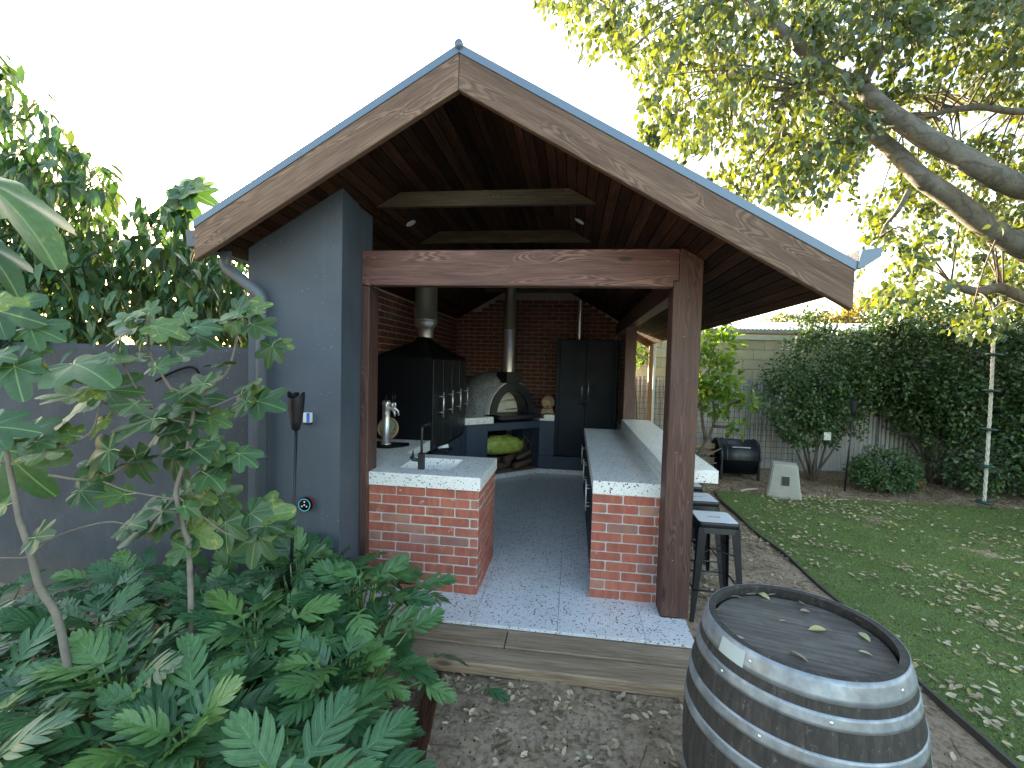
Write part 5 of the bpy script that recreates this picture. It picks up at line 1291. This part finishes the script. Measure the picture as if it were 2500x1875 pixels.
# grey tapered plastic box with a dark window
ph=thing('pump_cover',(4.0,3.95,G),'grey tapered plastic cover with a square dark window at the lawn edge','cover')
yaw=math.atan2(3.70-3.915,4.20-3.83); MW=T(4.09,3.99,G)@Matrix.Rotation(-.33,4,'Z')
bm=bmesh.new(); lv=[(0,.232,.18),(.10,.220,.17),(.102,.212,.163),(.485,.165,.135),(.50,.156,.127)]
rings=[]
for z,hw,hd in lv: rings.append([bm.verts.new((sx*hw,sy*hd,z)) for sx,sy in ((-1,-1),(1,-1),(1,1),(-1,1))])
for i in range(len(lv)-1):
    for j in range(4): bm.faces.new((rings[i][j],rings[i][(j+1)%4],rings[i+1][(j+1)%4],rings[i+1][j]))
bm.faces.new(rings[-1])
vert=[e for e in bm.edges if abs(e.verts[0].co.z-e.verts[1].co.z)>1e-4]
bmesh.ops.bevel(bm,geom=vert,offset=.018,segments=3,affect='EDGES')
M['beige']=plain('sun_faded_grey_plastic',(.36,.345,.31),.6,var=.1,scale=6,bs=.1)
o=link('shell',bmend(bm,'shell'),M['beige'],ph,MW)
wz=math.atan((.188-.150)/.385)
Wn=MW@T(.01,-.1545,.26)@Matrix.Rotation(-math.atan(.03/.385),4,'X')
link('window_frame',box_me('window_frame',(-.058,-.006,-.075),(.058,.004,.075),.006,2),M['beige'],ph,Wn)
link('window',box_me('window',(-.05,-.0085,-.066),(.05,-.0065,.066),.0005),plain('dark_window',(.03,.035,.035),.25),ph,Wn)
o=tube('plastic_pipe',curve_pts([at(1807,1200,Z=G+.02),at(1822,1195,Z=G+.05),at(1850,1194,Z=G+.05)],5),.015,M['beige'],None,10); props(o,'short bent grey pipe beside the grey plastic cover','pipe')
o=tube('plastic_pipe',[at(2036,1227,Z=G+.02),at(2042,1219,Z=G+.03),at(2068,1219,Z=G+.03)],.008,M['beige'],None,8); props(o,'thin bent tube lying on the leaf litter before the low shrub','pipe')
q=at(2243,1172,Y=5.0); o=lathe('play_ball',[(.0,-.07),(.05,-.05),(.07,0),(.05,.05),(0,.07)],plain('red_rubber',(.35,.02,.02),.5),None,T(q[0],5.0,G+.07),20); props(o,'small red ball half hidden under the hedge','ball')
# wildlife plaque in camellia
q=at(2020,1065,Y=4.72); sg=thing('garden_plaque',(q[0],4.72,q[2]),'small pale printed plaque hanging among the camellia leaves','plaque')
box('plate',(q[0]-.055,4.715,q[2]-.065),(q[0]+.055,4.722,q[2]+.065),plain('pale_printed_plaque',(.45,.45,.42),.6,var=.5,scale=30),sg,.001)
tube('wire',[(q[0],4.72,q[2]+.065),(q[0]+.02,4.9,q[2]+.30)],.002,M['black'],sg,5)

# ------------------------------------------------------------------ big tree on the right
bt_=thing('shade_tree',(6.9,3.0,G),'big spreading shade tree with thick grey limbs over the lawn and roof','tree')
zs6=lambda x,y:(1300+x/1.8433,y/1.8433)
def tp_(x,y,D): 
    a,b=zs6(x,y); return Vector(at(a,b,D=D))
limbs=[([ (3100,1700,5.2),(2600,1330,5.0),(2212,1110,4.9),(2050,1015,4.9),(1900,905,4.9),(1760,810,4.9),(1650,700,5.0),(1530,605,5.1),(1475,540,5.2),(1420,470,5.3),(1330,420,5.4),(1200,390,5.5)],.150,.035),
 ([(2750,1250,4.9),(2500,980,4.7),(2212,845,4.6),(2050,775,4.6),(1900,690,4.7),(1700,575,4.8),(1560,470,4.9),(1480,385,5.0),(1350,330,5.0),(1240,250,5.1),(1150,165,5.1),(1040,80,5.2),(960,0,5.2),(900,-80,5.2)],.125,.05),
 ([(2700,480,5.6),(2400,470,5.6),(2212,500,5.6),(1950,482,5.6),(1760,530,5.5),(1640,560,5.4)],.06,.025),
 ([(1480,570,5.1),(1380,640,5.2),(1290,650,5.3),(1120,600,5.4)],.06,.03),
 ([(1600,-60,4.8),(1600,40,4.8),(1580,170,4.8),(1550,260,4.85),(1510,360,4.9)],.025,.03),
 ([(2700,1500,5.4),(2400,1400,5.4),(2212,1345,5.4),(2100,1300,5.4),(1990,1310,5.4),(1880,1270,5.5)],.085,.045),
 ([(2500,200,5.6),(2300,100,5.6),(2100,20,5.6),(1950,-60,5.6)],.14,.09),
 ([(1700,860,5.0),(1650,950,5.0),(1600,1000,5.1),(1570,1060,5.1)],.03,.012),
 ([(1240,400,5.5),(1100,400,5.6),(980,390,5.7),(860,360,5.8)],.035,.02),
 ([(1500,550,5.0),(1400,470,4.9),(1330,410,4.9),(1250,400,4.9)],.04,.02)]
TR=Vector((7.0,2.4,G))
tube('trunk',curve_pts([TR,TR+Vector((-.03,0,.8)),TR+Vector((-.1,0,1.6)),TR+Vector((-.25,-.05,2.4))],4),list(np.linspace(.30,.24,13)),M['bark'],bt_,16)
LP=[]
for P_,r0,r1 in limbs:
    pts=[tp_(*p) for p in P_]
    if P_[0][0]>=2650: pts=[TR+Vector((-.2,-.05,2.3))]+pts
    c=curve_pts(pts,5); c=[p+Vector((noise.noise(p*2.1)*.03,0,noise.noise(p*2.3+Vector((5,1,2)))*.03)) for p in c]
    n_=len(c); tube('limb',c,[ (r0+(r1-r0)*i/(n_-1))*(1+.06*noise.noise(p*5)) for i,p in enumerate(c)],M['bark'],bt_,14); LP+=c
# foliage clusters
CP=[(1325,-20),(1335,25),(1385,45),(1370,80),(1420,110),(1440,170),(1480,150),(1520,165),(1560,175),(1590,190),(1625,210),(1640,240),(1590,260),(1575,285),(1590,330),(1600,350),(1640,360),(1680,370),(1720,395),(1715,425),(1770,450),(1780,480),(1850,510),(1900,530),(1925,520),(1990,510),(2050,470),(2085,540),(2120,560),(2130,600),(2170,660),(2150,720),(2220,745),(2230,790),(2300,800),(2520,800),(2560,-40)]
holes=[(1830,560,60,22),(2020,560,50,25),(2290,640,35,30),(2150,300,30,18),(2330,560,50,22),(2215,345,75,32),(2380,500,0,0),(2390,300,110,18),(2470,330,60,50),(2440,600,60,25),(2360,690,45,25),(2175,430,40,30),(2120,470,55,45),(1740,385,28,22),(2080,590,40,20),(2230,620,0,0),(2470,160,30,22),(2230,545,35,18)]
holes=[h for h in holes if h[2]>0]
ncl=860; q=sample(CP,ncl,holes); De=rng.uniform(4.4,6.9,ncl)
LPp=np.array([(1250+FPX*((np.array(p)-CAM)@cr)/((np.array(p)-CAM)@cf),937.5-FPX*((np.array(p)-CAM)@cu)/((np.array(p)-CAM)@cf),(np.array(p)-CAM)@cf) for p in LP])
LPp=LPp[(LPp[:,0]>2170)&(LPp[:,0]<2560)&(LPp[:,1]>180)]
dl=np.sqrt(((q[:,None,:]-LPp[None,:,:2])**2).sum(2)); jn=dl.argmin(1); nearl=dl.min(1)<70
De=np.where(nearl&(De<LPp[jn,2]+.55),LPp[jn,2]+.55+rng.random(ncl)*1.2,De); cen=to3(q,De)
# crown continues outside the frame, right and above
ex=np.stack([rng.uniform(4.0,9.5,600),rng.uniform(.3,6,600),rng.uniform(3.0,7.6,600)],1)
rel=ex-CAM; dd_=rel@cf; exx=1250+FPX*(rel@cr)/dd_; exy=937.5-FPX*(rel@cu)/dd_
ex=ex[(exx>2540)|(exy<-40)]; cen=np.concatenate([cen,ex])
LPn=np.array([tuple(p) for p in LP]); Pt=[];Dt=[];Nt=[];St=[]; tw=0
rndc=[]
for ci,c in enumerate(cen):
    n_=int(rng.integers(22,36)); 
    ax=rng.normal(size=3); ax[2]=-abs(ax[2])*.6-.4; ax/=np.linalg.norm(ax); Ls=rng.uniform(.22,.42)
    ts=rng.random(n_); pp=c+np.array([0,0,.12])+ts[:,None]*ax*Ls+rng.normal(0,.055,(n_,3))
    d=rng.normal(0,.55,(n_,3))+ax*.5+np.array([0,0,-.75]); nn=rng.normal(0,1,(n_,3))+np.array([0,-.4,.5])
    Pt.append(pp);Dt.append(d);Nt.append(nn);St.append(rng.uniform(.065,.11,n_))
    if ci%4==0:
        j=np.argmin(((LPn-c)**2).sum(1)); a=Vector(LPn[j]); e=Vector(c); 
        if (a-e).length<2.2: tube('twig',curve_pts([a,a.lerp(e,.55)+Vector((0,0,.12)),e],3),list(np.linspace(.012,.004,7)),M['twig'],bt_,5)
Pt=np.concatenate(Pt);Dt=np.concatenate(Dt);Nt=np.concatenate(Nt);St=np.concatenate(St)
dep=(Pt-CAM)@cf; pxs=1250+FPX*((Pt-CAM)@cr)/dep; pys=937.5-FPX*((Pt-CAM)@cu)/dep
# keep leaves off the pavilion roof volume
below=(Pt[:,1]>YG-.1)&(Pt[:,1]<YR)&(Pt[:,0]<XER+.25)&(Pt[:,2]<sof(0)-SL*np.abs(Pt[:,0]-RX)+ZA-sof(0)+.25)
ok=~below; Pt=Pt[ok];Dt=Dt[ok];Nt=Nt[ok];St=St[ok];dep=dep[ok];pxs=pxs[ok];pys=pys[ok]
inv=(pxs>1250)&(pxs<2500)&(pys>0)&(pys<900); key=np.where(inv,dep,99); od=np.argsort(key)
TLV=[strip_leaf('tree_leaf',1,.62,6,c,.25,lambda u:math.sin(math.pi*min(1,u**.8*.95+.04))**.8) for c in (.15,.35)]
for i in od[:290]: place('leaf',TLV[i%2],M['treeleaf_o'],bt_,Pt[i],Dt[i],Nt[i],St[i])
r_=od[290:]; mass('foliage',LF_V,LF_F,Pt[r_],Dt[r_],Nt[r_],St[r_],M['treeleaf'],bt_)
print('tree leaves',len(Pt))

# ------------------------------------------------------------------ climbing rope with discs
rp=[at(2429,715,D=6.6),at(2427,760,D=6.6),at(2426.6,866,D=6.6),at(2420,954,D=6.6),at(2414,1048,D=6.6),at(2408.5,1137.5,D=6.6),at(2403,1226,D=6.6)]
tr_=thing('climbing_rope',tuple(rp[-1]),'white climbing rope with five dark green discs hanging from the tree','rope')
M['rope']=plain('white_rope',(.62,.60,.54),.8,var=.15,scale=60,bs=.4)
cp=curve_pts([rp[1],rp[3],rp[6]],60)
for k in range(3):
    pts=[]
    for i,p in enumerate(cp): a=i*.55+k*2.094; pts.append(p+Vector((math.cos(a)*.011,math.sin(a)*.011,0)))
    tube('strand',pts,.0125,M['rope'],tr_,6)
for q in rp[2:]:
    q=Vector(q); z=0; lathe('disc',[(0,-.018),(.085,-.018),(.10,-.008),(.10,.008),(.085,.018),(0,.018)],plain('green_plastic_disc',(.02,.055,.045),.35),tr_,Matrix.Translation(q)@Matrix.Rotation(R(3),4,'Y'),24)
M['bluerope']=plain('blue_rope',(.06,.08,.22),.8)
lim=tp_(2090,1315,5.4)
top=Vector(rp[1])
tube('blue_knot',curve_pts([top,top+Vector((.0,0,.05)),top+Vector((-.02,0,.12)),Vector(at(2412,705,D=6.5))],4),[.022]*13,M['bluerope'],tr_,8)
tube('blue_loop',curve_pts([Vector(at(2412,705,D=6.5)),Vector(at(2425,690,D=6.35)),Vector(at(2450,688,D=6.5)),Vector(at(2440,720,D=6.6)),top],5),[.018]*21,M['bluerope'],tr_,8)
tube('rope_band',[rp[1]+np.array([0,0,-.36]),rp[1]+np.array([0,0,-.44])],.03,M['black'],tr_,10)

# ------------------------------------------------------------------ fallen leaves and litter
M['dead']=leafmat('fallen_leaf',[(0,(.15,.11,.07)),(.35,(.29,.215,.14)),(.6,(.45,.37,.26)),(.88,(.58,.50,.36)),(.96,(.45,.38,.13)),(1,(.5,.42,.14))],.1,.7,attr='rnd')
M['dead_o']=leafmat('fallen_leaf_single',[(0,(.30,.24,.17)),(.5,(.42,.38,.28)),(.8,(.50,.47,.36)),(1,(.45,.42,.14))],.1,.7)
CV=[(0,0,0),(.25,.24,.10),(.25,-.24,.08),(.65,.22,.12),(.65,-.22,.07),(1,0,.10),(.3,0,0),(.65,0,.0)]
def litter(name,label,n,fx,fy,zf,smin,smax,msk=None,tilt=.35,rb=None,patch=None):
    x=rng.uniform(*fx,n); y=rng.uniform(*fy,n)
    if patch is not None:
        k=rng.random(n)<patch(x,y); x=x[k];y=y[k]
    if msk is not None: k=msk(x,y); x=x[k];y=y[k]
    n=len(x); P=np.stack([x,y,zf(x,y)+.004+rng.random(n)*.006],1); a=rng.uniform(0,2*np.pi,n)
    D=np.stack([np.cos(a),np.sin(a),rng.normal(0,tilt*.5,n)],1); Nn=np.stack([rng.normal(0,tilt,n),rng.normal(0,tilt,n),np.ones(n)],1)
    r=rng.random(n) if rb is None else rb(n)
    o=mass(name,CV,LF_F,P,D,Nn,rng.uniform(smin,smax,n),M['dead'],rnd=r,flat=rng.uniform(.7,1.2,n)); props(o,label,'fallen leaves')
def clump(x,y,f=1.7,seed=0.): return np.clip(.27+.75*(np.sin(x*f+seed)*np.sin(y*f*1.3+seed*2)+.5*np.sin(x*4.3*f+y*3.7*f+seed)),.06,1)
litter('lawn_leaf_litter','pale curled fallen leaves scattered over the lawn',13000,(3.1,8.5),(-2.5,4.0),lambda x,y:lz(x,y)+.012,.035,.06,patch=lambda x,y:clump(x,y)*np.clip(1.15-.06*(x-3),.5,1),rb=lambda n:rng.uniform(.3,1,n))
litter('path_leaf_litter','grey brown fallen leaves strewn along the dirt path',7500,(1.75,3.1),(-2.6,5.0),lambda x,y:gz(x,y)+.003,.035,.062,patch=lambda x,y:clump(x,y,2.3,1)*np.where(y>.2,1,.45),rb=lambda n:rng.uniform(.1,.85,n))
litter('bed_leaf_litter','brown leaf litter covering the bed below the fence',5200,(2.8,9),(3.95,6.0),lambda x,y:gz(x,y)+.003,.03,.06,rb=lambda n:rng.uniform(0,.45,n))
litter('front_leaf_litter','brown and grey fallen leaves on the dirt before the step',4600,(-.2,2.6),(-3.0,-.73),lambda x,y:gz(x,y)+.003,.03,.055,patch=lambda x,y:np.clip(clump(x,y,3.1,2)+np.where(y>-.95,.5,0),.05,1),rb=lambda n:rng.uniform(.0,.85,n))
litter('garden_leaf_litter','dark leaf litter under the philodendrons',1500,(-3,.15),(-2.8,-.5),lambda x,y:gz(x,y)+.003,.03,.06,rb=lambda n:rng.uniform(0,.4,n))
# seed pellets and twigs
n=4200; x=rng.uniform(-.1,8,n); y=rng.uniform(-3,3.9,n); onl=x>3.1; keep=(onl)|(x<3.0); x=x[keep];y=y[keep];onl=onl[keep]; k=~((x<1.75)&(y>-.76)); x=x[k];y=y[k];onl=onl[k];n=len(x)
PV=[(.5,0,0),(0,.5,0),(-.5,0,0),(0,-.5,0),(0,0,.45),(0,0,-.4)]; PF=[(0,1,4),(1,2,4),(2,3,4),(3,0,4),(1,0,5),(2,1,5),(3,2,5),(0,3,5)]
zz=np.where(onl,lz(x,y)+.012,gz(x,y)+.003); o=mass('seed_pellets',PV,PF,np.stack([x,y,zz],1),rng.normal(size=(n,3)),rng.normal(size=(n,3)),rng.uniform(.007,.013,n),M['black']); props(o,'tiny black seed pods scattered over dirt and lawn','seeds')
n=420; P=np.stack([rng.uniform(-.1,3,n),rng.uniform(-3,4,n),np.zeros(n)],1); k=~((P[:,0]<1.8)&(P[:,1]>-.76)); P=P[k];n=len(P); P[:,2]=gz(P[:,0],P[:,1])+.005; a=rng.uniform(0,6.3,n)
TV=[(0,.02,0),(0,-.02,0),(.5,.05,.03),(.5,.01,.03),(1,.015,0),(1,-.005,0),(0,0,.03),(.5,.03,.06),(1,.005,.02)]; TF=[(0,2,7),(0,7,6),(2,4,8),(2,8,7),(6,7,3),(6,3,1),(7,8,5),(7,5,3)]
o=mass('fallen_twigs',TV,TF,P,np.stack([np.cos(a),np.sin(a),0*a],1),np.tile([0,0,1.],(n,1)),rng.uniform(.05,.16,n),M['twig']); props(o,'thin dry twigs scattered over the dirt','twigs')
# leaves lying on the barrel head, one by one
DLV=[strip_leaf('dry_leaf',1,.5,6,c,.35,lambda u:math.sin(math.pi*min(1,u*.93+.04))**.75,nv=2) for c in (-.25,.2)]
zb=G+BH-.038+.004
def zb2(x,y): return (1640+x/3.16,1380+y/3.16)
bl=[((620,220),.045,160,'pale dry leaf resting near the barrel rim at the back left'),((700,235),.055,60,'upright curled white leaf against the back rim of the barrel'),((755,245),.04,20,'small pale leaf beside the upright one at the barrel rim'),
 ((500,250),.045,190,'yellow brown leaf at the back left rim of the barrel'),((335,360),.03,10,'tiny yellow leaf at the left rim of the barrel'),((1000,310),.05,120,'grey oval leaf near the back of the barrel head'),((1025,358),.035,0,'small cream leaf just below the grey one on the barrel'),
 ((1250,342),.045,20,'yellow green leaf near the right back of the barrel head'),((1130,500),.055,175,'curled pale leaf in the middle of the barrel head'),((1480,552),.045,80,'round pale leaf on the right of the barrel head'),((1470,458),.04,200,'yellow leaf by the right inner rim of the barrel'),
 ((970,700),.055,45,'yellow and black spotted leaf at the front of the barrel head'),((510,568),.045,175,'pale leaf by the left front rim of the barrel'),((1490,682),.035,20,'thin white leaf chip on the right front of the barrel head'),((850,438),.02,30,'small light leaf fragment left of centre on the barrel head'),((1440,420),.05,15,'brown leaf leaning against the right rim of the barrel')]
for (p,s,a,l) in bl:
    q=at(*zb2(*p),Z=zb); d=Vector((math.cos(R(-a)),math.sin(R(-a)),.12)); o=place('fallen_leaf',DLV[int(s*1000)%2],M['dead_o'],None,(q[0]-d.x*s/2,q[1]-d.y*s/2,zb+.003),d,(random.uniform(-.3,.3),random.uniform(-.3,.3),1),s*1.1,1.0)
    props(o,l,'leaf','fallen leaves on the barrel')
# big dried split leaf on the dirt before the step
q=at(1210,1695,Z=G+.015); o=place('dried_leaf',XLV[1],plain('dried_brown_leaf',(.30,.22,.15),.8,var=.3,scale=20),None,(q[0]-.06,q[1]+.03,G+.02),(1,-.35,.05),(0,-.3,1),.15,.8); props(o,'large dried brown split leaf on the dirt before the step','leaf')
